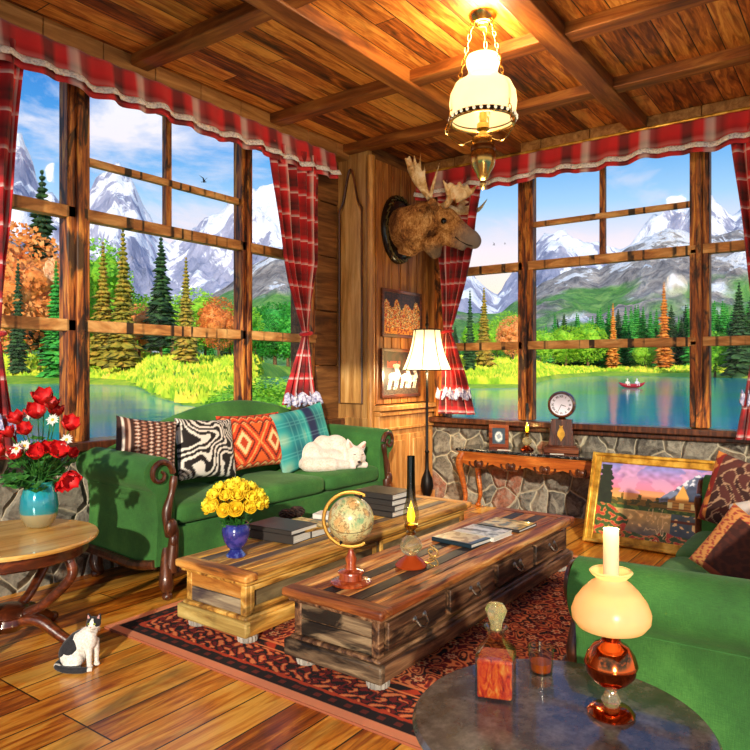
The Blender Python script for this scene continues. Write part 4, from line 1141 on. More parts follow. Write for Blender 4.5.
LB = ['bottom book of the stack of four dark books behind the globe', 'second book from the bottom in the stack of four behind the globe', 'third book from the bottom in the stack of four behind the globe', 'charcoal top book of the stack of four behind the globe']
z = CH
for k in range(4):
    h = .042; book(LB[k], (p.x+.006*math.sin(k*3), p.y+.006*math.cos(k*2), z), .05*math.sin(k*2.1), .28, .36, h, group='stack of four books'); z += h+.0006
# pine-cone tray (dark rough pile beside the books)
g = G('dark_cone_scales'); n = g.noise(g.co(), 50, 4); M_cone = g.bsdf(g.ramp(n, [(.35, '#1c1210'), (.6, '#4c342a')]), .8)
for i, (u, v) in enumerate(((287, 520), (297, 517))):
    q = on(u, v, CH)
    b = MB()
    for k in range(7):
        zz = .010+.010*k; r = .050*math.sin(PI*(k+1.2)/9)
        for j in range(9):
            a = j*2*PI/9+k*.35; b.ball((r*math.cos(a), r*math.sin(a), zz), (.016, .016, .006), 6, 4)
    b.lathe([(.03, .0), (.038, .03), (.01, .075), (0, .08)], 10)
    o = b.build('pine_cone', M_cone); o.location = q
    tag(o, ['dark pine cone left of the other, behind the golden magazine', 'dark pine cone right of the other, behind the golden magazine'][i], 'pine cone')
# books on the dark chest
for (u, v, w, l, h, c, f, lb, rz) in ((462, 541, .24, .30, .025, M_blue_cover, mag_blue, 'dark-blue-edged picture book, nearest of the three on the dark chest', -.10),
        (483, 535, .25, .30, .03, M_white, mag_grey, 'grey and white picture book in the middle of the three on the dark chest', -.06),
        (507, 526, .27, .32, .018, M_cover, mag_gold, 'golden picture book farthest of the three on the dark chest', -.04)):
    q = on(u, v, CH); book(lb, (q.x, q.y, CH), rz, w, l, h, c, f)

# ---- blue vase with yellow roses
VP = on(236, 556, CH)
g = G('blue_glaze'); n = g.noise(g.co(), 18, 5, .6); x = g.xyz(g.co())[2]
M_bluev = g.bsdf(g.mix(g.ramp(n, [(.45, 0.0), (.6, .8)]), '#252c7c', g.ramp(x, [(.0, '#7a90d8'), (.04, '#5c78cc'), (.07, '#4a40a0'), (.12, '#5a4a9c'), (.17, '#38409c')])), .18, Coat_Weight=.6)
t = thing('vase', 'dark blue glazed vase on the pale chest, holding the yellow roses', 'vase', VP)
b = MB(); b.lathe([(0, 0), (.055, 0), (.058, .008), (.040, .03), (.034, .042), (.052, .060), (.070, .09), (.082, .135), (.082, .160), (.072, .178), (.070, .184), (.076, .195), (.068, .195), (.060, .178), (.06, .15), (.0, .10)], 36); b.build('body', M_bluev, t)
b = MB(); b.tube(spline([(.062, 0, .18), (.095, 0, .165), (.10, 0, .13), (.078, 0, .11)], 5), .007, 8); b.build('handle', M_bluev, t)
def rose_mesh():
    b = MB(); rnd = random.Random(2)
    for ring, (n_, r0, h, op) in enumerate(((3, .007, .032, .0), (4, .013, .031, .1), (5, .018, .028, .3), (5, .022, .024, .55))):
        for k in range(n_):
            a0 = 2*PI*k/n_+ring*.6+rnd.random()*.2; sp_ = 2*PI/n_*1.35
            def f(u, v):
                a = a0+(u-.5)*sp_*(.55+.45*math.sin(PI*min(1, v*1.1+.1))); r = r0*(.30+.85*math.sin(min(1, v*1.0)*2.2))+op*.008*v*v; 
                return (r*math.cos(a), r*math.sin(a), h*v*(1-.18*(2*u-1)**2)-.004*op*v**3*2)
            b.grid(f, 5, 5)
    b.ball((0, 0, .012), (.008, .008, .014), 8, 6)
    return b
g = G('yellow_petals'); n = g.noise(g.co(), 35, 2); zz = g.xyz(g.co())[2]
M_rose = g.bsdf(g.mix(g.n('ShaderNodeMapRange', {0: zz, 1: 0.0, 2: .03}).outputs[0], '#f4b80c', '#fff03a'), .6, Subsurface_Weight=.0)
rm = rose_mesh().build('blossom', M_rose, None, angle=180); RM = rm.data; bpy.data.objects.remove(rm)
rnd = random.Random(11); top = VP+Vector((0, 0, .195))
pts_ = [(0, 0)]+[(1, k/6) for k in range(6)]+[(2, k/11) for k in range(11)]+[(3, k/15+.02) for k in range(15)]
for ring, ph in pts_:
    el = [90, 62, 35, 10][ring]; el = math.radians(el+rnd.uniform(-5, 5)); az = 2*PI*ph+ring*.3+rnd.uniform(-.1, .1)
    dv = Vector((math.cos(el)*math.cos(az), math.cos(el)*math.sin(az), math.sin(el)))
    c = top+Vector((0, 0, .085))+Vector((dv.x*.150, dv.y*.150, dv.z*.130))
    t = thing('rose', 'yellow rose in the full bouquet in the blue vase', 'rose', c, 0, 'yellow roses in the blue vase')
    o = bpy.data.objects.new('blossom', RM); C.objects.link(o); o.parent = t; s = rnd.uniform(1.5, 1.75); o.scale = (s,)*3
    o.rotation_euler = (dv+Vector((0, 0, .35))).to_track_quat('Z', 'Y').to_euler(); o.rotation_euler.rotate_axis('Z', rnd.uniform(0, 6))
    b = MB(); b.tube(spline([(0, 0, 0), -dv*.06, top-c+Vector((dv.x*.02, dv.y*.02, .01)), top-c+Vector((dv.x*.01, dv.y*.01, -.09))], 4), .0025, 5); b.build('stem', M_leaf, t)
def sprig(name, label, cat, base, dirs, n_, size, group, mat=None, parent=None):
    rnd = random.Random(hash(label) % 1000 if False else len(label)); b = MB()
    for d_ in dirs:
        d_ = Vector(d_); b.tube([Vector((0, 0, -.06)), d_*.5, d_], .0025, 4)
        for k in range(n_):
            s = (k+1)/n_; p0 = d_*s; e = Vector((rnd.uniform(-1, 1), rnd.uniform(-1, 1), rnd.uniform(-.4, .8))).normalized()*size; f = e.orthogonal().normalized()*size*.32
            b.add([p0, p0+e*.5+f, p0+e, p0+e*.5-f, p0+e*.5+Vector((0, 0, -size*.08))], [(0, 1, 4), (1, 2, 4), (2, 3, 4), (3, 0, 4)])
    o = b.build(name, mat or M_leaf, parent, angle=180); o.location = base; tag(o, label, cat, group); return o
for k in range(7):
    a = k*.9; sprig('leaf_sprig', 'green leaf sprig under the yellow roses', 'foliage', top, [(math.cos(a)*.10, math.sin(a)*.10, .06), (math.cos(a+.4)*.09, math.sin(a+.4)*.09, .0)], 6, .045, 'green sprigs under the yellow roses')

# ---- globe
GP = on(351, 583, CH)
t = thing('globe', 'antique desk globe in a golden ring on a turned red-brown stand, on the dark chest', 'globe', GP)
M_redw = wood('mahogany_stand', [(.3, '#6a1e0c'), (.5, '#a8441e'), (.7, '#cf6a38')], 'z', 2, .2, coat=.5)
b = MB(); b.lathe([(0, 0), (.10, 0), (.105, .012), (.085, .02), (.062, .024), (.058, .05), (.068, .055), (.066, .062), (.03, .075), (.024, .10), (.030, .125), (.015, .16), (.013, .175), (0, .178)], 36); b.build('stand', M_redw, t)
gc = Vector((0, 0, .325)); gr = .118
g = G('antique_map'); v = g.co(); n1 = g.noise(v, 13, 7, .62, .3); n2 = g.noise(v, 60, 4)
c = g.ramp(n1, [(.36, '#8cae7c'), (.43, '#d4cc90'), (.50, '#e0d29a'), (.52, '#8a6434'), (.54, '#e2c080'), (.62, '#cf9c60'), (.72, '#b8a860')])
c = g.mix(g.ramp(n2, [(.54, 0.0), (.62, .6)]), c, '#6c5a30')
hz = g.xyz(g.map(v, rot=(math.radians(0), math.radians(23), 0)))[2]
c = g.mix(g.ramp(g.mth('ABSOLUTE', hz), [(.0, 1.0), (.0016, 1.0), (.002, 0.0)]), c, '#2a1a10')
M_map = g.bsdf(c, .3, Coat_Weight=.5)
b = MB(); b.ball((0, 0, 0), gr, 40, 24); o = b.build('sphere', M_map, t, angle=180); o.location = gc; o.rotation_euler = (0, 0, .6)
M_oldbrass = plain('dull_gold_ring', '#a87c34', .4, .8)
ax = (math.sin(YAW), -math.cos(YAW))   # ring plane faces the room's open side
b = MB()
ring = []
for k in range(34):
    a = math.radians(60+k*7.3); rr_ = gr+.022
    ring.append((gc.x+rr_*math.cos(a)*ax[0], gc.y+rr_*math.cos(a)*ax[1], gc.z+rr_*math.sin(a)))
b.tube(ring, .010, 8, flat=.6); b.build('meridian_ring', M_oldbrass, t)
b = MB(); tl = Vector((ax[0]*.40, ax[1]*.40, .92)).normalized(); b.tube([gc+tl*(gr+.02), gc+tl*(gr-.005)], .008); b.tube([gc-tl*(gr+.02), gc-tl*(gr-.005)], .008); b.build('axis_pin', M_blackgl, t)

# ---- oil lamps
def oil_lamp(label, loc, s, base_m, handle=True, e=3, glassc=None, thin_base=True):
    loc = Vector(loc); loc.z = CH if handle else HC
    t = thing('oil_lamp', label, 'oil lamp', loc); k = s
    b = MB(); b.lathe([(0, 0), (.085*k, 0), (.088*k, .008*k), (.07*k, .03*k), (.035*k, .055*k), (.03*k, .062*k), (0, .064*k)], 32); b.build('base', base_m, t)
    b = MB(); b.lathe([(.0, .062*k), (.03*k, .062*k), (.055*k, .085*k), (.062*k, .115*k), (.05*k, .145*k), (.025*k, .165*k), (.02*k, .175*k), (0, .175*k)], 32); b.build('font', M_amberglass, t)
    b = MB(); b.lathe([(0, .172*k), (.024*k, .172*k), (.026*k, .185*k), (.018*k, .195*k), (.036*k, .215*k), (.038*k, .23*k), (.0, .235*k)], 24); b.tube([(.02*k, 0, .205*k), (.055*k, .02*k, .205*k)], .003*k, 6); b.ball((.058*k, .021*k, .205*k), .007*k, 8, 6); b.build('burner', M_brass, t)
    b = MB(); b.shell([(.030*k, .225*k), (.042*k, .26*k), (.044*k, .29*k), (.036*k, .33*k), (.026*k, .37*k), (.022*k, .45*k), (.021*k, .60*k)], 28); b.build('glass_chimney', thin_soot, t)
    b = MB(); b.lathe([(0, .235*k), (.017*k, .245*k), (.022*k, .27*k), (.015*k, .305*k), (.006*k, .34*k), (0, .36*k)], 14); b.build('flame', M_flame, t)
    if handle:
        b = MB()
        for sg in (1, -1):
            p = [(.065*k+.05*k+(.012+.028*q/14)*k*math.cos(q*.55+.5)*1.0, -.01*k*sg, .05*k+.03*k*sg+(.012+.022*q/14)*k*math.sin(q*.55)) for q in range(15)]; b.tube(p, .0045*k, 6)
        b.tube([(.05*k, 0, .03*k), (.09*k, 0, .015*k), (.13*k, 0, .03*k)], .0045*k, 6)
        h_ = b.build('scroll_handle', M_brass, t); h_.rotation_euler = (0, 0, YAW-PI/2)
    point_light('flame_light', t, (0, 0, .29*k), e, (1, .72, .30), .02)
    return t
M_amberglass = G('amber_glass').bsdf('#d8c89c', .05, 0, Transmission_Weight=.8, IOR=1.35, Coat_Weight=.5)
def soot():
    g = G('sooty_glass'); z = g.xyz(g.co())[2]; c = g.ramp(z, [(.30, '#f4f0dc'), (.42, '#6a6450'), (.50, '#2c2c28'), (.6, '#1c2226')])
    tr = g.n('ShaderNodeBsdfTransparent', {'Color': c}); gl = g.n('ShaderNodeBsdfGlossy', {'Roughness': .06, 'Color': (.5, .5, .5, 1)})
    mx = g.n('ShaderNodeMixShader', {0: .14, 1: tr.outputs[0], 2: gl.outputs[0]}); g.t.links.new(mx.outputs[0], g.out.inputs[0]); return g.m
thin_soot = soot()
M_redbase = plain('red_lacquer_base', '#b8481c', .2, .3)
oil_lamp('glass oil lamp with sooty tall chimney and scroll handle on the dark chest', on(411, 566, CH), 1.02, M_redbase, True, 4)
oil_lamp('small glass oil lamp on the console table, left of the clock', at(527, 449, X=6.55)*1.0, .80, M_copper, False, 4)

# ---- big copper lamp in the foreground
LP = at(611, 714, Z=QH)
t = thing('table_lamp', 'copper oil lamp with glowing cream glass shade on the foreground table', 'lamp', LP); tl_ = t
b = MB(); b.lathe([(0, 0), (.060, 0), (.064, .006), (.055, .016), (.038, .022), (0, .024)], 32); b.build('foot', M_copper, t)
b = MB(); b.lathe([(0, .02), (.018, .022), (.026, .038), (.018, .055), (.014, .066), (.024, .078), (0, .08)], 24, fn=lambda a, j: 1+.05*math.cos(a*10)); b.build('glass_stem', M_amberglass, t)
b = MB(); b.lathe([(0, .072), (.022, .074), (.044, .090), (.064, .112), (.070, .134), (.072, .140), (.070, .146), (.064, .165), (.046, .190), (.03, .198), (.026, .205), (0, .206)], 40); b.build('copper_font', M_copper, t)
b = MB(); b.lathe([(0, .20), (.024, .202), (.026, .222), (.034, .232), (.030, .240), (0, .244)], 24); b.tube([(.02, 0, .22), (.05, -.02, .225)], .003); b.ball((.053, -.022, .225), .008, 8, 6); b.build('burner', M_copper, t)
def shade_mat(name, c, e, st, tl=.55):
    g = G(name); n = g.noise(g.co(), 8, 3); cc = g.mix(g.mth('MULTIPLY', n, .25), c, '#ffffff')
    p = g.n('ShaderNodeBsdfPrincipled', {'Base Color': cc, 'Roughness': .25, 'Emission Color': srgb(e), 'Emission Strength': st, 'Coat Weight': .4})
    tr = g.n('ShaderNodeBsdfTranslucent', {'Color': cc})
    mx = g.n('ShaderNodeMixShader', {0: tl, 1: p.outputs[0], 2: tr.outputs[0]}); g.t.links.new(mx.outputs[0], g.out.inputs[0]); return g.m
M_shade = shade_mat('lit_cream_glass', '#f8dc98', '#ffc850', .10, .5)
b = MB(); b.shell([(.062, .232), (.090, .243), (.104, .262), (.106, .284), (.096, .312), (.074, .342), (.054, .362), (.042, .370), (.040, .376), (.052, .386), (.058, .394), (.054, .398)], 48); b.build('glass_shade', M_shade, t)
b = MB(); b.shell([(.026, .24), (.026, .36), (.021, .39), (.021, .512)], 28); b.build('glass_chimney', shade_mat('lit_chimney_glass', '#e0bc9c', '#ffd090', .05, .22), t)
point_light('lamp_bulb', t, (0, 0, .275), .8, (1, .75, .35), .03)
point_light('lamp_glow', t, (0, 0, .55), 5, (1, .78, .30), .03)

# ---- decanter and tumbler
DP = at(496, 694, Z=QH)
M_cutgl = thin_glass('cut_glass', '#eceacc', .2)
g = G('orange_liquor'); v_ = g.co(); n = g.noise(g.map(v_, scale=(1, 1, .35)), 55, 4, .6, 1.5)
M_liq = g.bsdf(g.ramp(n, [(.3, '#8c1804'), (.45, '#e84408'), (.58, '#ff7a1c'), (.7, '#ffb860')]), .08, 0, Transmission_Weight=.25, IOR=1.3, bump=g.bump(n, .8, .006), Coat_Weight=.6)
g = G('amber_whisky'); M_whi = g.bsdf('#d8680c', .05, 0, Transmission_Weight=.5, IOR=1.3)
t = thing('decanter', 'square cut-glass decanter of orange liquor on the foreground table', 'decanter', DP, .35); t.scale = (1.16, 1.16, 1.03)
def sq(r, h, z0, z1, M_, par, name, **kw):
    b = MB(); 
    def f(u, v):
        a = u*2*PI+PI/4; cx_, sy_ = math.cos(a), math.sin(a); m = max(abs(cx_), abs(sy_)); k = r(v)/((m**.8))
        return (cx_*k, sy_*k, lerp(z0, z1, v))
    b.grid(f, 40, h, cu=True); return b.build(name, M_, par, **kw)
sq(lambda v: .050 if v < .72 else .050-.033*((v-.72)/.28)**.9, 22, 0, .165, M_cutgl, t, 'glass_body', angle=30)
b = MB(); b.shell([(.020, .163), (.022, .180), (.030, .190), (.031, .194)], 20); b.build('neck', M_cutgl, t)
b = MB(); b.box((0, 0, .060), (.086, .086, .108)); b.build('liquor', M_liq, t, bevel=.006)
b = MB(); b.lathe([(0, .182), (.014, .184), (.015, .20), (.026, .232), (.028, .240), (.020, .256), (0, .262)], 8); b.build('stopper', M_amberglass2 if 'M_amberglass2' in globals() else G('faceted_glass').bsdf('#d8cc98', .05, 0, Transmission_Weight=.7, IOR=1.4), t, angle=15)
WP = at(541, 672, Z=QH)
t = thing('whisky_tumbler', 'glass tumbler with a little amber whisky beside the decanter', 'glass', WP); t.scale = (1.3, 1.3, 1.12)
b = MB(); b.lathe([(0, 0), (.026, 0), (.0265, .010)], 20); b.shell([(.0265, 0), (.028, .02), (.031, .072)], 24); b.build('glass', M_cutgl, t)
b = MB(); b.lathe([(0, .006), (.0245, .006), (.0258, .030), (0, .030)], 20); b.build('whisky', M_whi, t)

# ---- teal vase and red bouquet
FP = at(39, 527, Z=.60)
g = G('teal_glaze'); x = g.xyz(g.co())[2]; n = g.noise(g.co(), 9, 3)
M_teal = g.bsdf(g.ramp(g.mth('ADD', x, g.mth('MULTIPLY', g.mth('SUBTRACT', n, .5), .02)), [(.0, '#8a8468'), (.08, '#a89c74'), (.088, '#2a9098'), (.16, '#1890a4'), (.25, '#2ab0b0')]), .12, .15, Coat_Weight=1.0)
t = thing('vase', 'glossy teal vase with tan foot on the round wooden table, holding red flowers', 'vase', FP)
b = MB(); b.lathe([(0, 0), (.052, 0), (.075, .018), (.098, .07), (.104, .12), (.096, .18), (.080, .225), (.072, .245), (.078, .262), (.070, .262), (.064, .245), (.085, .18), (0, .12)], 48); b.build('body', M_teal, t)
top = FP+Vector((0, 0, .26))
def lily_mesh():
    b = MB()
    for ring, n_ in ((0, 3), (1, 3)):
        for k in range(n_):
            a0 = 2*PI*k/3+ring*PI/3
            def f(u, v):
                w = .030*math.sin(PI*min(1, v*.93+.05))**.8; r = .008+.040*math.sin(v*1.5)*(.85+.2*ring); z = .072*v-.006*v**4*ring
                s = (u-.5)*2; return (r*math.cos(a0)-s*w*math.sin(a0)-abs(s)**2*.008*math.cos(a0), r*math.sin(a0)+s*w*math.cos(a0)-abs(s)**2*.008*math.sin(a0), z)
            b.grid(f, 6, 8)
    return b
g = G('red_petals'); n = g.noise(g.co(), 25, 3); M_red = g.bsdf(g.ramp(n, [(.3, '#9c0a12'), (.5, '#d8161c'), (.75, '#f04030')]), .45)
lm = lily_mesh().build('petals', M_red, None, angle=180); LM = lm.data; bpy.data.objects.remove(lm)
M_stamen = plain('yellow_stamens', '#f0c038', .6)
RED = [(44, 404, .1, 1.35), (52, 410, -.06, 1.1), (38, 418, .12, 1.4), (19, 424, .05, 1.15), (27, 434, .16, 1.05), (69, 430, .04, 1.3), (56, 417, -.1, 1.1), (12, 437, -.05, 1.0), (3, 447, .0, 1.1), (4, 455, .1, 1.0), (38, 456, .18, 1.15), (46, 452, .14, 1.0), (58, 455, .14, 1.3), (19, 457, .16, .95), (66, 474, .12, 1.4), (59, 482, .1, .9), (71, 456, .05, .8)]
for i, (u, v, dd, s) in enumerate(RED):
    c = at(u, v, d=3.88-dd); dv = (c-top+Vector((0, 0, .05))).normalized()
    fw = Vector((-FW[0], -FW[1], .3)); dr = (dv*1.0+fw*.45)
    if v > 470: dr = Vector((RT[0]*.5, RT[1]*.5, -.5))+fw*.5
    t = thing('red_flower', 'red flower in the bouquet in the teal vase', 'flower', c, 0, 'red flowers in the teal vase')
    o = bpy.data.objects.new('petals', LM); C.objects.link(o); o.parent = t; o.scale = (s*.92,)*3; o.rotation_euler = dr.to_track_quat('Z', 'Y').to_euler(); o.rotation_euler.rotate_axis('Z', i*1.3)
    b = MB(); r_ = top-c; b.tube(spline([(0, 0, 0), r_*.4-dr.normalized()*.03, r_*.85, r_+Vector((0, 0, -.10))], 4), .003, 5); b.build('stem', M_leaf, t)
g = G('white_petals'); M_wp = g.bsdf('#efece4', .6)
for i, (u, v, dd) in enumerate(((53, 420, .12), (25, 446, .1), (17, 449, .14), (29, 414, 0), (67, 440, .1))):
    c = at(u, v, d=3.85-dd); dr = Vector((-FW[0], -FW[1], .5))
    t = thing('white_daisy', 'small white daisy among the red flowers', 'flower', c, 0, 'white daisies among the red flowers')
    b = MB()
    for k in range(14):
        a = 2*PI*k/14; ca, sa = math.cos(a), math.sin(a); L_ = .036+.006*math.sin(k*3)
        b.add([(0, 0, .004), (ca*L_*.6-sa*.006, sa*L_*.6+ca*.006, .008), (ca*L_, sa*L_, .006), (ca*L_*.6+sa*.006, sa*L_*.6-ca*.006, .008)], [(0, 1, 2, 3)])
    o = b.build('petals', M_wp, t, solid=.001); o.rotation_euler = dr.to_track_quat('Z', 'Y').to_euler()
    b = MB(); b.ball((0, 0, .006), (.009, .009, .006), 10, 6); o = b.build('flower_centre', M_stamen, t); o.rotation_euler = dr.to_track_quat('Z', 'Y').to_euler()
    b = MB(); r_ = top-c; b.tube(spline([(0, 0, 0), r_*.5, r_+Vector((0, 0, -.08))], 4), .002, 5); b.build('stem', M_leaf, t)
rnd = random.Random(5)
for k in range(26):
    a = rnd.uniform(0, 6.28); el = rnd.uniform(-.25, 1.3); L_ = rnd.uniform(.16, .30)
    d_ = (math.cos(a)*math.cos(el)*L_*.8, math.sin(a)*math.cos(el)*L_*.8, math.sin(el)*L_+.02)
    o = sprig('leaf_sprig', 'green leafy sprig in the red bouquet', 'foliage', top-Vector((0, 0, .02)), [d_, tuple(x_*.8+rnd.uniform(-.05, .05) for x_ in d_)], 12, .055, 'green sprigs in the red bouquet')

# ---- clock, framed photo, cards on the console
CP = at(562, 450, X=6.56); CP.z = HC; FACE = -PI/2
t = thing('mantel_clock', 'dark wooden clock with round white dial on a pedestal case, on the console table', 'clock', CP, FACE+.25)   # front faces local -y
M_cw = wood('clock_wood', [(.3, '#2a0e06'), (.5, '#5a2810'), (.7, '#8c4a20')], 'x', 2, .25, coat=.5)
b = MB(); b.box((0, 0, .025), (.27, .17, .05)); b.box((0, 0, .056), (.235, .15, .016)); b.build('plinth', M_cw, t, bevel=.006)
b = MB(); b.box((0, 0, .165), (.20, .13, .21), taper=.78); b.build('case', wood('clock_case_wood', [(.3, '#1c0a06'), (.5, '#421c10'), (.7, '#643018')], 'z', 2, .25, coat=.5), t, bevel=.004)
b = MB(); b.prism([(0, .215), (.016, .225), (.010, .205), (.026, .17), (.030, .145), (0, .095), (-.030, .145), (-.026, .17), (-.010, .205), (-.016, .225)], 0, .006, M=Matrix.Translation((0, -.0725, 0)) @ R3('X', 86)); b.build('gilt_ornament', M_gold, t)
b = MB(); b.lathe([(.03, .265), (.035, .27), (.016, .285), (.014, .30), (0, .30)], 20); b.build('neck', M_brass, t)
zc = .385
Mc = Matrix.Translation((0, 0, zc)) @ R3('X', 90)
b = MB(); b.lathe([(0, -.05), (.095, -.05), (.108, -.03), (.108, .035), (.098, .052), (.088, .054), (.086, .045), (0, .045)], 48, M=Mc); b.build('round_case', M_cw, t)
b = MB(); b.lathe([(0, .0455), (.085, .0455), (.085, .048), (0, .048)], 48, M=Mc); dial = b.build('dial', plain('clock_dial', '#eae6f4', .4), t)
M_ink = plain('clock_ink', '#16141c', .5)
for i, s_ in enumerate(['XII', 'I', 'II', 'III', 'IIII', 'V', 'VI', 'VII', 'VIII', 'IX', 'X', 'XI']):
    cu = bpy.data.curves.new('n', 'FONT'); cu.body = s_; cu.size = .024; cu.align_x = 'CENTER'; cu.align_y = 'CENTER'; cu.extrude = .0006; cu.offset = .0004
    o = bpy.data.objects.new('n', cu); C.objects.link(o); bpy.context.view_layer.update()
    me = bpy.data.meshes.new_from_object(o.evaluated_get(bpy.context.evaluated_depsgraph_get())); bpy.data.objects.remove(o)
    a = i*PI/6; n_ = bpy.data.objects.new('numeral', me); me.materials.append(M_ink); C.objects.link(n_); n_.parent = dial
    n_.matrix_local = Matrix.Translation((.066*math.sin(a), -.0495, zc+.066*math.cos(a))) @ R3('X', 90) @ Matrix.Rotation(-a, 4, 'Z')
for nm, a, L_, w_ in (('hour_hand', math.radians(110), .038, .005), ('minute_hand', math.radians(205), .056, .0035)):
    b = MB(); b.box((0, 0, L_/2), (w_, .0015, L_)); o = b.build(nm, M_ink, dial, smooth=False); o.location = (0, -.0505, zc); o.rotation_euler = (0, a, 0)
t.scale = (1.24, 1.24, 1.24)
PP = at(498, 443, X=6.60); PP.z = HC
t = thing('photo_frame', 'small wooden photo frame standing at the left end of the console table', 'photo frame', PP+Vector((.02, 0, 0)), FACE+.2)
b = MB(); w_, h_ = .21, .24
for s_ in (-1, 1): b.box((s_*(w_/2-.018), 0, h_/2), (.036, .02, h_)); b.box((0, 0, h_/2+s_*(h_/2-.018)), (w_-.07, .02, .036))
b.build('frame', W_rail, t, bevel=.003)
N = 30; q = MB(); q.grid(lambda u, v: ((u-.5)*(w_-.06), -.003, .03+v*(h_-.06)), N, N)
def photo(u, v):
    r = math.hypot((u-.5), (v-.45)*.9); n = mnoise.noise(Vector((u*7, v*7, 4)))
    return '#d8dcd8' if .14 < r+n*.1 < .24 else ('#3a4a58' if r > .3 else '#8c98a4')
q.col = [srgb(photo(i/N, j/N)) for j in range(N+1) for i in range(N+1)]; q.build('photograph', M_print, t, smooth=False)
b = MB(); b.box((0, .006, h_/2), (w_-.05, .006, h_-.05)); b.build('backing_board', W_dark, t)
for u, v, lb in ((504, 449, 'white card lying on the console in front of the photo frame'), (557, 454, 'white card lying on the console in front of the clock')):
    b = MB(); b.box((0, 0, .002), (.035, .13, .003)); o = b.build('card', M_white); o.location = at(u, v, X=6.40); o.location.z = HC; o.rotation_euler = (0, 0, .3); tag(o, lb, 'card')

# ---- big gilt painting leaning on the console
def paint(u, v):
    n = mnoise.noise(Vector((u*6, v*6, 1))); n2 = mnoise.noise(Vector((u*22, v*22, 3)))
    hor = .44
    def mixc(a, b_, t_): 
        a, b_ = srgb(a), srgb(b_); return tuple(lerp(p_, q_, max(0, min(1, t_))) for p_, q_ in zip(a, b_))
    if v > hor:
        t_ = (v-hor)/(1-hor)
        c = mixc('#f8c84c', '#f08a6c', t_*2.6) if t_ < .38 else mixc('#e8849c', '#8c88cc', (t_-.38)*1.9)
        if n+n2*.3 > .12 and t_ > .3: c = mixc('#f0a0a8', '#b490c8', t_)
        # mountain
        m = .93-abs(u-.80)*1.15+.03*n2-.10*max(0, .80-u)
        if v < m: c = srgb('#d8dce8' if (n2 > .12 and v > .68) else ('#6c7894' if n2 > -.15 else '#505870'))
        tl = hor+.07+.06*abs(n2)+.03*n+(.10 if abs(fr_(u*7.0)-.5) < .08 else 0)*(.5+n)
        if v < tl: c = srgb('#4a4a1c' if n2 > 0 else '#8c6a20')
        if u < .13 and v < .96 and abs(u-.06)+.02*n2 < .07*(1.05-v)+.025+.02*abs(math.sin(v*42)): c = srgb('#242c1c')
        # cabin
        if .58 < u < .93 and hor-.02 < v < hor+.14: c = srgb('#d8963c' if fr_(v*26) < .7 else '#8c5420')
        if .58 < u < .93 and hor+.02 < v < hor+.10 and fr_((u-.58)*11) < .4: c = srgb('#fff0a0')
        rf = hor+.14+min((u-.60)*1.3, (.98-u)*.9, .20)
        if .60 < u < .96 and hor+.13 < v < rf: c = srgb('#3a4660' if u > .72 else '#5c4838')
        if u > .64 and u < .74 and hor+.12 < v < hor+.12+min((u-.64), (.74-u))*3.2+.05: c = srgb('#e0a048')
    else:
        t_ = v/hor
        c = mixc('#2c4a5c', '#e8c070', t_*1.05+n*.3) if u < .62 else mixc('#283c54', '#5c7078', t_+n*.4)
        if n2 > .3 and t_ > .4: c = srgb('#f8d890')
        if v > hor-.05: c = srgb('#3c5c28' if n2 > -.1 else '#6c8c34')
        if u < .30-t_*.12+n*.1 or v < .10+.10*n+max(0, .3-u)*.5: c = srgb('#b83c28' if n2 > .18 else ('#d88848' if n2 > .05 else ('#3c5a24' if n > -.1 else '#50682c')))
        if abs(u-.72) < .10 and .28 < v < .31: c = srgb('#6c3018')
    if len(c) == 4 and (v < hor or c[0] < .6): c = tuple(x*(1+.35*n2) for x in c[:3])+(1,)
    if v < hor and .42 < u < .6 and abs(mnoise.noise(Vector((u*30, v*6, 9)))) < .05: c = srgb('#f8dca0')
    return c
def leaning(name, label, P0, P1, H, lean_, rotz, fw, pic, mat_f, N=(150, 100)):
    pass
pA = at(583, 541, Z=0); pB_ = Vector((pA.x-.04, .86, 0))
wv = (pB_-pA); W_ = wv.length; H_ = .80
t = thing('framed_painting', 'large gilt-framed sunset painting of a lakeside cabin leaning on the console table', 'painting', (pA.x, pA.y, 0), math.atan2(wv.y, wv.x))
tilt = Matrix.Rotation(math.radians(-20), 4, 'X')
b = MB(xf=tilt); fw_ = .085
for s_ in (0, 1):
    b.box(((fw_/2) if s_ == 0 else W_-fw_/2, 0, H_/2), (fw_, .045, H_)); b.box((W_/2, 0, fw_/2 if s_ == 0 else H_-fw_/2), (W_-2*fw_, .045, fw_))
    b.box(((fw_*.2) if s_ == 0 else W_-fw_*.2, -.015, H_/2), (fw_*.35, .05, H_)); b.box((W_/2, -.015, fw_*.2 if s_ == 0 else H_-fw_*.2), (W_-.05, .05, fw_*.35))
b.build('gilt_frame', M_gold, t, bevel=.008)
N1, N2 = 190, 120; q = MB(xf=tilt); q.grid(lambda u, v: (fw_*.9+u*(W_-fw_*1.8), -.006, fw_*.9+v*(H_-fw_*1.8)), N1, N2)
q.col = [paint(i/N1, j/N2) for j in range(N2+1) for i in range(N1+1)]; q.build('canvas', M_canvas, t, smooth=False)
b = MB(xf=tilt); b.box((W_/2, .012, H_/2), (W_-.08, .01, H_-.08)); b.build('backing_board', W_dark, t)

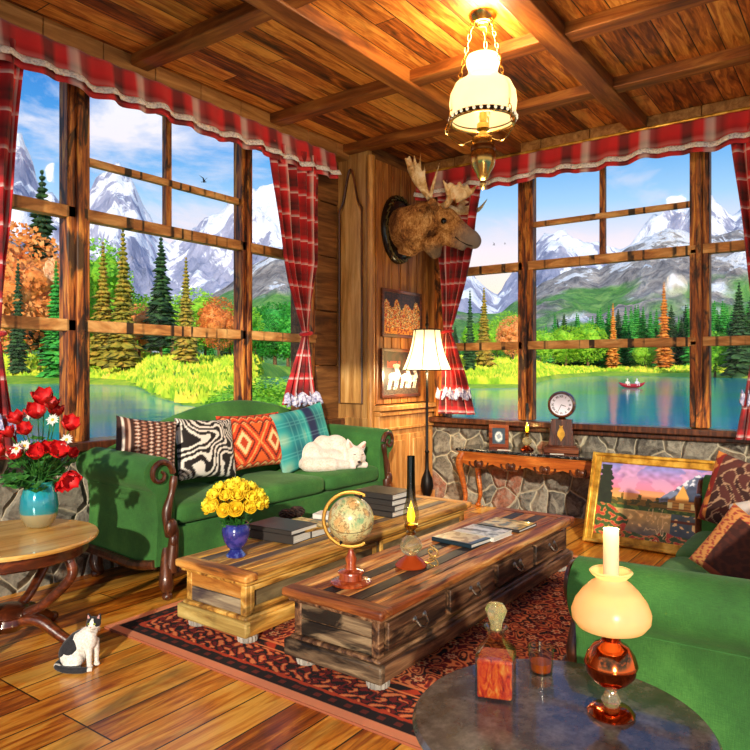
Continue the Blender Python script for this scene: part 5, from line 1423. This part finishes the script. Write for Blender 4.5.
# ---- two pictures on the cupboard side
def wallpic(name, label, u0, u1, v0, v1, fn, fmat):
    yp = PY-.026
    a, c_ = at(u0, (v0+v1)/2, Y=yp), at(u1, (v0+v1)/2, Y=yp); m = at((u0+u1)/2, (v0+v1)/2, Y=yp)
    w_ = c_.x-a.x; h_ = at((u0+u1)/2, v0, Y=yp).z-at((u0+u1)/2, v1, Y=yp).z
    t = thing(name, label, 'picture', (m.x, yp-.012, m.z))
    b = MB(); f_ = .035
    for s_ in (-1, 1): b.box((s_*(w_/2-f_/2), 0, 0), (f_, .03, h_)); b.box((0, 0, s_*(h_/2-f_/2)), (w_-2*f_, .03, f_))
    b.build('frame', fmat, t, bevel=.004)
    N = 70; q = MB(); q.grid(lambda u, v: ((u-.5)*(w_-f_*1.8), -.004, (v-.5)*(h_-f_*1.8)), N, N)
    q.col = [srgb(fn(i/N, j/N)) for j in range(N+1) for i in range(N+1)]; q.build('canvas', M_canvas, t, smooth=False)
    b = MB(); b.box((0, .006, 0), (w_-.04, .008, h_-.04)); b.build('backing_board', W_dark, t)
def crowd(u, v):
    n = mnoise.noise(Vector((u*9, v*6, 1))); n2 = mnoise.noise(Vector((u*22, v*22, 5)))
    lim = .72+.12*math.sin(u*23)+.1*n
    if v > lim: return '#2c2430' if n2 < .1 else '#4c3038'
    if v < .15: return '#f0a030' if n2 > -.1 else '#a83414'
    return ['#e8782c', '#c83018', '#f8c858', '#5c1c14', '#fff0b0', '#e8a038'][int(fr_((n*1.6+n2*.9)+u*3)*6) % 6]
def horses(u, v):
    n = mnoise.noise(Vector((u*9, v*9, 11))); n2 = mnoise.noise(Vector((u*25, v*25, 4)))
    for cx_, cy_, k in ((.30, .42, 1.0), (.62, .40, .85), (.84, .38, .8)):
        x, y = (u-cx_)/k, (v-cy_)/k
        body = (x/.15)**2+(y/.11)**2 < 1+.5*n
        neck = abs(x-.10+.35*(y-.10)) < .055 and 0 < y < .26
        head = ((x-.06)/.10)**2+((y-.25)/.045)**2 < 1
        legs = any(abs(x-l-.25*y) < .020 for l in (-.10, -.05, .07, .13)) and -.30 < y < 0
        if body or neck or head or legs: return '#f4efe6' if n+n2*.5 > -.25 else '#b4a496'
    if .10 < u < .46 and .62 < v < .78 and n > -.35: return '#c43024' if n2 > -.2 else '#7c1c18'
    if v < .16: return '#5c4a3a' if n2 > 0 else '#40322a'
    return '#44221c' if n > 0 else '#281614'
wallpic('wall_picture', 'upper framed picture of a colourful orange crowd, on the cupboard side below the moose', 381.5, 421, 291, 338, crowd, W_dark)
wallpic('wall_picture', 'lower dark framed picture of white horses, partly behind the floor lamp shade', 381, 419.5, 349, 397, horses, W_dark)

# ---- floor lamp
q = at(427, 350, Y=3.86)
t = thing('floor_lamp', 'dark iron floor lamp with lit cream bell shade beside the corner cupboard', 'floor lamp', (q.x, q.y, 0))
dd = q.x*FW[0]+q.y*FW[1]; Z = lambda v: EYE+(370-v)/FPX*dd
b = MB(); b.lathe([(0, 0), (.15, 0), (.155, .015), (.11, .03), (.05, .05), (.035, .08), (.03, .12), (.055, .18), (.07, .25), (.06, .33), (.03, .40), (.02, .43), (.018, .6), (.026, .62), (.016, .64), (.014, Z(375)), (.022, Z(373)), (.012, Z(371)), (.012, Z(330)), (.012, Z(320)), (0, Z(317))], 20); b.build('pole', M_iron, t)
b = MB(); b.ball((0, 0, Z(325)), (.02, .02, .03)); b.lathe([(.006, Z(322)), (.014, Z(318)), (0, Z(308))], 10); b.build('finial', M_iron, t)
prof = [(.143, Z(330)), (.150, Z(336)), (.165, Z(344)), (.19, Z(353)), (.225, Z(362)), (.262, Z(370))]
M_lsh = shade_mat('lit_fabric_shade', '#fff0cc', '#ffe8b0', .3, .5)
b = MB(); b.shell(prof, 40); b.build('lamp_shade', M_lsh, t)
b = MB()
for k in range(8):
    a = k*PI/4+.35; b.tube([((r+.003)*math.cos(a), (r+.003)*math.sin(a), z_) for r, z_ in prof], .006, 6)
for r, z_ in (prof[0], prof[-1]): b.tube([((r+.002)*math.cos(a*PI/16), (r+.002)*math.sin(a*PI/16), z_) for a in range(32)], .007, 6, closed=True)
b.build('shade_piping', plain('dark_piping', '#2c2a24', .7), t)
b = MB()
for a in (0, PI/2, PI, 1.5*PI): b.tube([(0, 0, Z(331)), (.143*math.cos(a), .143*math.sin(a), Z(330.5))], .003, 5)
b.build('shade_spider', M_iron, t)
point_light('bulb', t, (0.0, -.0, Z(350)), 6, (1, .78, .42), .05)
point_light('bulb_low', t, (-.05, -.05, Z(376)), 22, (1, .78, .42), .05)

# ---- hanging lamp
q = at(483, 125, d=4.5); HX, HY = q.x, q.y; Zh = lambda v: EYE+(370-v)/FPX*4.5
t = thing('hanging_oil_lamp', 'brass oil lamp with milky glass shade hanging on chains from the ceiling', 'hanging lamp', (HX, HY, 0))
sp = [(.205, Zh(121)), (.215, Zh(112)), (.222, Zh(103)), (.215, Zh(94)), (.185, Zh(85)), (.13, Zh(80)), (.098, Zh(75)), (.094, Zh(71)), (.108, Zh(64)), (.110, Zh(60)), (.102, Zh(57))]
M_milk = shade_mat('lit_milk_glass', '#fbf0c8', '#ffe6a0', .22)
b = MB(); b.shell(sp, 48); b.build('milk_glass_shade', M_milk, t)
b = MB(); b.shell([(.211, Zh(121)), (.212, Zh(117))], 48); bd = b.build('pierced_band', plain('dark_bronze', '#3a2616', .35, .8), t, solid=.008)
b = MB()
for k in range(30):
    a = 2*PI*k/30; b.ball((.219*math.cos(a), .219*math.sin(a), Zh(119)), .011, 8, 6)
b.build('bead_row', glow('lit_beads', '#fff4d0', .6), bd)
b = MB(); b.tube([(.21*math.cos(a*PI/20), .21*math.sin(a*PI/20), Zh(122)) for a in range(40)], .008, 8, closed=True); b.build('shade_holder_ring', M_brass, t)
b = MB(); b.lathe([(0, Zh(190)), (.008, Zh(189)), (.022, Zh(184)), (.016, Zh(181)), (.035, Zh(178)), (.045, Zh(174)), (.075, Zh(166)), (.083, Zh(160)), (.080, Zh(154)), (.072, Zh(151)), (.076, Zh(148)), (.078, Zh(142)), (.070, Zh(138)), (.03, Zh(135)), (.026, Zh(132)), (.044, Zh(129)), (.040, Zh(124)), (.024, Zh(122)), (.028, Zh(117)), (.024, Zh(113)), (0, Zh(113))], 40); b.build('brass_font', M_brass, t)
b = MB(); b.shell([(.077, Zh(151.5)), (.082, Zh(149)), (.077, Zh(146))], 40); b.build('bronze_belt', plain('bronze_belt', '#6c3c18', .3, .9), t)
b = MB(); b.shell([(.024, Zh(114)), (.038, Zh(106)), (.034, Zh(98)), (.024, Zh(88)), (.022, Zh(66))], 24); b.build('glass_chimney', M_glass, t)
b = MB(); b.lathe([(0, Zh(113)), (.014, Zh(110)), (.012, Zh(105)), (0, Zh(100))], 12); b.build('flame', M_flame, t)
b = MB()
for k in range(3):
    a = 2*PI*k/3+.3; b.tube(spline([(.05*math.cos(a), .05*math.sin(a), Zh(140)), (.16*math.cos(a), .16*math.sin(a), Zh(146)), (.25*math.cos(a), .25*math.sin(a), Zh(134)), (.215*math.cos(a), .215*math.sin(a), Zh(122))], 6), .0055, 6)
    b.tube([( .25*math.cos(a)+.02*math.cos(j), .25*math.sin(a), Zh(134)+.02*math.sin(j)) for j in range(7)], .004, 5)
b.build('scroll_arms', M_brass, t)
def chain(par, a, b_, name):
    a, b_ = Vector(a), Vector(b_); L_ = (b_-a).length; n_ = int(L_/.042); b = MB(); d_ = (b_-a).normalized(); s1 = d_.orthogonal().normalized(); s2 = d_.cross(s1)
    for i in range(n_):
        c0 = a+d_*(i+.5)*L_/n_; s_ = s1 if i % 2 else s2
        b.tube([c0+d_*.028*math.cos(j*PI/5)+s_*.011*math.sin(j*PI/5) for j in range(10)], .0032, 5, closed=True)
    b.build(name, M_brass, par)
for k in range(3):
    a = 2*PI*k/3+.3; chain(t, (.245*math.cos(a), .245*math.sin(a), Zh(132)), (.07*math.cos(a), .07*math.sin(a), CEIL-.05), 'chain')
b = MB(); b.lathe([(0, CEIL-.06), (.06, CEIL-.055), (.09, CEIL-.02), (.095, CEIL), (0, CEIL)], 28); b.tube([(.04*math.cos(j), .04*math.sin(j), CEIL-.06) for j in range(7)], .004); b.build('ceiling_canopy', M_brass, t)
point_light('lamp_light_up', t, (0, 0, Zh(57)+.12), 58, (1, .68, .34), .13)
point_light('lamp_light', t, (0, 0, Zh(95)), 4, (1, .8, .5), .05)
point_light('fill_light_down', t, (.0, -.0, Zh(200)), 30, (1, .80, .52), .15)  # added fill, an unseen source in the air under the brass font
# ================================================================== animals
def gdist(g, v, p):
    n = g.n('ShaderNodeVectorMath', operation='DISTANCE'); g.set(n.inputs[0], v); n.inputs[1].default_value = p
    return n.outputs['Value']
# ---- moose head on its plaque
MO = Vector((at(397, 228, Y=PY-.03).x, PY-.03, at(390, 228, Y=PY-.03).z))
t = thing('moose_head', 'mounted brown moose head with wide antlers on a black oval plaque above the wall pictures', 'mounted moose head', MO)
Mp = R3('X', 90)
b = MB(); Ms = Matrix.Diagonal((.30, .40, 1, 1))
def ell(sx, sy, y0, y1, seg=48):
    return [(sx, sy, y0), (sx, sy, y1)]
def oval(b, prof, seg=48):
    pts = [( -0+math.cos(2*PI*i/seg)*k*.30, -y, math.sin(2*PI*i/seg)*k*.37) for k, y in prof for i in range(seg)]
    fs = [(j*seg+i, j*seg+(i+1) % seg, (j+1)*seg+(i+1) % seg, (j+1)*seg+i) for j in range(len(prof)-1) for i in range(seg)]+[tuple((len(prof)-1)*seg+i for i in range(seg)), tuple(range(seg-1, -1, -1))]
    b.add(pts, fs)
oval(b, [(1, 0), (1.0, .03), (.96, .05), (.90, .055), (.86, .04), (.80, .05), (.2, .05)]); b.build('plaque', plain('black_lacquer_plaque', '#14100e', .25), t)
b = MB()
for k in range(26):
    a = 2*PI*k/26; a2 = a+.30; b.tube([(.30*math.cos(a)*.88, -.055, .37*math.sin(a)*.88), (.30*math.cos(a2)*.97, -.057, .37*math.sin(a2)*.97)], .008, 5)
b.build('rope_carving', plain('aged_gilt', '#6a5c34', .45, .5), t)
def mp(u, v, Y=None, d=None): return at(u, v, Y=Y, d=d)-MO
g = G('moose_fur'); v = g.co(); n1 = g.noise(v, 5, 6, .75, .8); n2 = g.noise(g.map(v, scale=(2, 2, 1)), 26, 5, .75)
c = g.ramp(g.mth('ADD', g.mth('MULTIPLY', n1, .6), g.mth('MULTIPLY', n2, .4)), [(.36, '#22120a'), (.45, '#7c4a1e'), (.53, '#bc8444'), (.64, '#ecc484')])
nose = mp(474, 241, Y=3.27); dn = gdist(g, v, tuple(nose))
c = g.mix(g.ramp(g.xyz(v)[2], [(.0, .0), (1.0, .0)]), c, '#22120a')
c = g.mix(g.ramp(dn, [(.10, .95), (.26, 0.0)]), c, '#8c8078')
bell = mp(436, 256, Y=3.64); c = g.mix(g.ramp(gdist(g, v, tuple(bell)), [(.08, .8), (.16, 0.0)]), c, '#5c564e')
M_moose = g.bsdf(c, .85, bump=g.bump(n2, .8, .02))
b = MB()
b.tube([(.0, -.05, .0), (-.01, -.13, .0), mp(412, 226, Y=3.88), mp(426, 219, Y=3.74), mp(438, 216, Y=3.62)], [.225, .235, .215, .19, .15], 20)
b.tube([mp(436, 216, Y=3.64), mp(447, 221, Y=3.54), mp(456, 228, Y=3.44), mp(465, 235, Y=3.35), mp(473, 240, Y=3.28)], [.135, .135, .105, .095, .075], 18)
b.ball(mp(470, 238, Y=3.30), (.085, .10, .09)); b.ball(nose, (.075, .08, .085)); b.ball(mp(447, 228, Y=3.54), (.13, .12, .13))
b.tube([mp(444, 238, Y=3.56), mp(455, 243, Y=3.46), mp(465, 248, Y=3.35)], [.075, .055, .04], 12)
b.tube([mp(430, 240, Y=3.70), mp(434, 250, Y=3.66), mp(437, 258, Y=3.64)], [.12, .09, .045], 12)
b.tube([mp(402, 243, Y=3.98), mp(410, 246, Y=3.93), mp(418, 240, Y=3.82)], [.12, .12, .12], 12)
b.ball(mp(443, 217, Y=3.53), (.045, .045, .03)); b.ball(mp(443, 226, Y=3.52), (.05, .04, .03))
for p0, p1, p2 in (((437, 210, 3.60), (432, 202, 3.52), (428, 203, 3.47)), ((448, 208, 3.66), (455, 203, 3.72), (459, 203, 3.75))):
    b.tube([mp(*p0[:2], Y=p0[2]), mp(*p1[:2], Y=p1[2]), mp(*p2[:2], Y=p2[2])], [.035, .05, .015], 10)
b.build('head', M_moose, t, remesh=.018, smoothit=3)
e = mp(443.5, 221.5, Y=3.50); e2 = Vector((-FW[0], -FW[1], .1))
b = MB(); b.ball(e+e2*.02, .030, 14, 10); b.build('eye', plain('dark_glass_eye', '#0e0806', .05), t)
b = MB(); b.ball(mp(473, 240, Y=3.28)+e2*.066, (.022, .026, .034), 10, 8); b.build('nostril', plain('nostril_dark', '#1c1210', .6), t)
g = G('antler_bone'); v = g.co(); n1 = g.noise(v, 9, 6, .65, .6)
M_ant = g.bsdf(g.ramp(n1, [(.28, '#8a6234'), (.42, '#c89c60'), (.55, '#f0d8a8'), (.7, '#fff4dc')]), .5, bump=g.bump(n1, .5, .01))
K = .0103
b = MB(); D = 6.88
def q(u, v, d=D): return mp(u, v, d=d)
b.tube(spline([q(440, 207, 7.05), q(434, 204, 6.98), q(428, 196, 6.92), q(421, 187), q(415, 177), q(410, 166, 6.82)], 4), [.036]*5+[.034]*8+[.04]*8, 10)
for pts, r in (((q(418, 183), q(412, 170), q(405, 158, 6.8)), (.05, .055, .012)), ((q(416, 180), q(411, 168), q(409, 156, 6.8)), (.05, .055, .012)), ((q(418, 182), q(416, 168), q(414, 155)), (.05, .035, .008)),
               ((q(423, 190), q(420, 172), q(420.5, 153)), (.032, .024, .006)), ((q(427, 194), q(424, 178), q(425, 164)), (.03, .022, .006)), ((q(430, 198), q(434, 182, 6.8), q(440, 162, 6.7)), (.03, .022, .006))):
    b.tube(spline(pts, 4), [(lerp(r[0], r[1], i/4) if i < 5 else lerp(r[1], r[2], (i-4)/4))*.82 for i in range(9)], 8)
b.build('antler', M_ant, t, remesh=.010, smoothit=2)
b = MB(); D = 7.2
b.tube(spline([q(441, 207, 7.12), q(447, 204), q(451, 197), q(456, 192), q(463, 190)], 4), [.036]*8+[.045]*9, 10)
for pts, r in (((q(450, 198), q(447, 188), q(443, 180)), (.04, .035, .01)), ((q(453, 195), q(453, 188), q(449, 183)), (.05, .05, .02)), ((q(456, 194), q(460, 189), q(459, 182)), (.06, .055, .02)), ((q(458, 195), q(466, 190), q(467, 184)), (.06, .05, .012)),
               ((q(460, 195), q(470, 192), q(478, 184)), (.055, .035, .006)), ((q(455, 200), q(465, 196), q(474, 192)), (.05, .04, .012)),
               ((q(450, 207, 7.2), q(458, 211, 7.3), q(467, 211, 7.4)), (.03, .05, .05)), ((q(465, 211, 7.4), q(478, 210, 7.5), q(488, 198, 7.6)), (.05, .03, .006)), ((q(462, 211, 7.35), q(472, 206, 7.4), q(481, 196, 7.45)), (.05, .03, .006)), ((q(458, 209, 7.3), q(463, 203, 7.35), q(469, 202, 7.35)), (.045, .04, .01))):
    b.tube(spline(pts, 4), [(lerp(r[0], r[1], i/4) if i < 5 else lerp(r[1], r[2], (i-4)/4))*.82 for i in range(9)], 8)
b.build('antler', M_ant, t, remesh=.010, smoothit=2)

b = MB(); b.tube(spline([mp(476, 247, Y=3.26)+e2*.05, mp(468, 247, Y=3.33)+e2*.065, mp(460, 243, Y=3.41)+e2*.07, mp(454, 239, Y=3.46)+e2*.075], 4), .007, 6); b.build('mouth_line', plain('mouth_dark', '#2a1a14', .7), t)
# ---- white dog curled up on the sofa
DG = at(326, 467, Z=.60); DG.z = .597
t = thing('dog', 'white dog curled up asleep on the long green sofa beside the teal cushion', 'dog', DG, math.radians(-28))
g = G('white_fur'); v = g.co(); n1 = g.noise(v, 9, 5, .7); n2 = g.noise(v, 70, 5, .75)
M_fur = g.bsdf(g.ramp(g.mth('ADD', g.mth('MULTIPLY', n1, .5), g.mth('MULTIPLY', n2, .5)), [(.32, '#c8a088'), (.42, '#e8d0bc'), (.56, '#f6ece2')]), .95, bump=g.bump(n2, .7, .012), Sheen_Weight=.3)
b = MB()
b.ball((-.17, .0, .125), (.145, .16, .125), 20, 14); b.ball((-.03, .06, .15), (.19, .15, .145), 20, 14); b.ball((.11, .04, .155), (.135, .14, .14), 20, 14); b.ball((-.02, -.06, .09), (.20, .12, .09), 20, 14)
b.tube([(.12, .0, .16), (.20, -.08, .145), (.235, -.15, .125)], [.10, .08, .07], 14)
b.ball((.225, -.17, .130), (.082, .080, .072), 16, 12); b.ball((.275, -.17, .095), (.05, .06, .05), 14, 10); b.ball((.175, -.17, .095), (.045, .05, .045), 14, 10)
b.tube([(.220, -.20, .115), (.208, -.255, .082), (.200, -.285, .068)], [.055, .036, .028], 12)
for p0, p1 in (((.180, -.155, .175), (.150, -.150, .275)), ((.275, -.155, .165), (.335, -.155, .245))):
    b.tube([p0, ((p0[0]+p1[0])/2, (p0[1]+p1[1])/2, (p0[2]+p1[2])/2), p1], [.046, .036, .012], 10, flat=.5)
b.tube(spline([(-.28, -.02, .08), (-.25, -.14, .06), (-.12, -.21, .055), (.02, -.22, .05), (.12, -.21, .04)], 4), [.05]*4+[.065]*8+[.045]*5, 12)
b.tube([(.12, -.08, .06), (.24, -.16, .032), (.32, -.17, .026), (.345, -.175, .022)], [.055, .036, .032, .026], 10)
b.tube([(.05, -.10, .05), (.12, -.20, .035), (.20, -.24, .028)], [.055, .036, .028], 10)
b.tube([(-.15, -.1, .08), (-.05, -.19, .045), (.05, -.23, .03)], [.09, .05, .03], 10)
b.build('body', M_fur, t, remesh=.011, smoothit=4)
b = MB(); b.ball((.197, -.308, .076), (.017, .012, .012), 10, 8); b.build('nose', plain('dark_nose', '#3a2a2a', .4), t)
M_eye = plain('closed_eye_line', '#5a4038', .6)
for c0 in ((.187, -.243, .138), (.252, -.246, .132)):
    b = MB(); b.tube([(c0[0]-.015, c0[1]+.003, c0[2]+.002), (c0[0], c0[1]-.003, c0[2]-.004), (c0[0]+.015, c0[1]+.003, c0[2]+.001)], .0032, 6); b.build('closed_eyelid', M_eye, t)
for c0, c1 in (((.176, -.187, .195), (.158, -.180, .243)), ((.288, -.187, .190), (.322, -.180, .222))):
    b = MB(); b.tube([c0, c1], [.016, .004], 8, flat=.5); b.build('inner_ear', plain('pink_inner_ear', '#d8a090', .8), t)

# ---- black and white cat
CT = at(83, 666, Z=0); CT.z = 0
t = thing('cat', 'black and white cat sitting on the wooden floor by the corner of the rug', 'cat', CT, YAW-PI/2); t.scale = (.88, .88, .88)
g = G('cat_fur'); v = g.co(); n2 = g.noise(v, 90, 4, .7); nn = g.mth('MULTIPLY', g.mth('SUBTRACT', g.noise(v, 22, 3), .5), .03)
def blob(p, r): 
    return g.mth('LESS_THAN', g.mth('ADD', gdist(g, v, p), nn), r)
z_ = g.xyz(v)
blk = g.mth('MAXIMUM', blob((-.115, .01, .15), .098), blob((-.035, .045, .215), .070))
blk = g.mth('MAXIMUM', blk, blob((-.060, -.045, .130), .048)); blk = g.mth('MAXIMUM', blk, blob((-.14, .0, .06), .055))
ax_ = g.mth('ABSOLUTE', g.mth('SUBTRACT', z_[0], .067)); lim = g.mth('ADD', .004, g.mth('MULTIPLY', g.mth('SUBTRACT', .285, z_[2]), .42))
hd = g.mth('MULTIPLY', g.mth('GREATER_THAN', ax_, lim), g.mth('GREATER_THAN', z_[2], .240))
hd = g.mth('MAXIMUM', hd, g.mth('GREATER_THAN', z_[2], .283))
blk = g.mth('MAXIMUM', blk, g.mth('MULTIPLY', hd, g.mth('GREATER_THAN', z_[0], .012)))
tail = g.mth('MULTIPLY', g.mth('LESS_THAN', z_[2], .034), g.mth('MULTIPLY', g.mth('LESS_THAN', z_[1], -.060), g.mth('LESS_THAN', z_[0], .062)))
blk = g.mth('MAXIMUM', blk, tail)
M_cat = g.bsdf(g.mix(blk, g.ramp(n2, [(.3, '#c8beb0'), (.6, '#f6f0e6')]), g.ramp(n2, [(.3, '#08080a'), (.7, '#26242a')])), .8, bump=g.bump(n2, .5, .004), Sheen_Weight=.2)
b = MB()
b.ball((-.055, .0, .075), (.082, .068, .078), 20, 14); b.tube([(-.06, .01, .09), (-.02, .005, .14), (.03, .0, .18), (.055, -.005, .215)], [.072, .066, .052, .036], 18)
b.ball((.045, -.012, .155), (.040, .042, .055), 16, 12); b.ball((-.04, -.045, .055), (.058, .035, .052), 16, 12)
b.ball((.066, -.010, .252), (.041, .038, .036), 20, 14); b.ball((.067, -.042, .240), (.020, .016, .014), 14, 10); b.ball((.045, -.022, .242), (.018, .018, .016), 10, 8); b.ball((.088, -.022, .242), (.018, .018, .016), 10, 8)
for x_, s_ in ((.042, -1), (.092, 1)):
    b.tube([(x_, -.004, .272), (x_+s_*.006, -.006, .290), (x_+s_*.010, -.006, .308)], [.017, .012, .003], 8, flat=.6)
for y_, x_ in ((-.030, .042), (.018, .062)):
    b.tube([(x_, y_*.8, .15), (x_+.006, y_, .08), (x_+.008, y_-.002, .022)], [.026, .018, .014], 12); b.ball((x_+.014, y_-.012, .012), (.020, .020, .012), 12, 8)
b.tube([(-.03, -.055, .025), (.0, -.070, .016), (.020, -.074, .014)], [.024, .018, .015], 10)
b.tube(spline([(-.12, .02, .03), (-.13, -.045, .020), (-.07, -.085, .016), (.0, -.092, .014), (.05, -.085, .014), (.082, -.070, .013)], 4), [.018]*16+[.014]*5, 10)
b.build('body', M_cat, t, remesh=.0042, smoothit=3)
M_ce = plain('green_cat_eye', '#a8b448', .1); M_pu = plain('pupil', '#060606', .1)
for x_ in (.051, .083):
    b = MB(); b.ball((x_, -.0435, .257), (.0075, .005, .0065), 12, 8); ey = b.build('eye', M_ce, t); b = MB(); b.ball((x_, -.0480, .257), (.0022, .002, .0052), 8, 6); b.build('pupil', M_pu, ey)
b = MB(); b.ball((.067, -.0585, .2435), (.0055, .004, .004), 8, 6); b.build('nose', plain('pink_cat_nose', '#d88c8c', .5), t)
for x_, s_ in ((.043, -1), (.091, 1)):
    b = MB(); b.tube([(x_+s_*.003, -.017, .280), (x_+s_*.008, -.013, .299)], [.008, .002], 8, flat=.5); b.build('inner_ear', plain('cat_inner_ear', '#c89088', .8), t)
M_wh = plain('whisker', '#f4f0ea', .5)
b = MB()
for s_ in (-1, 1):
    for k in (-1, 0, 1): b.tube([(.067+s_*.014, -.053, .238+.003*k), (.067+s_*.055, -.055, .236+.009*k)], .0005, 4)
b.build('whiskers', M_wh, t)
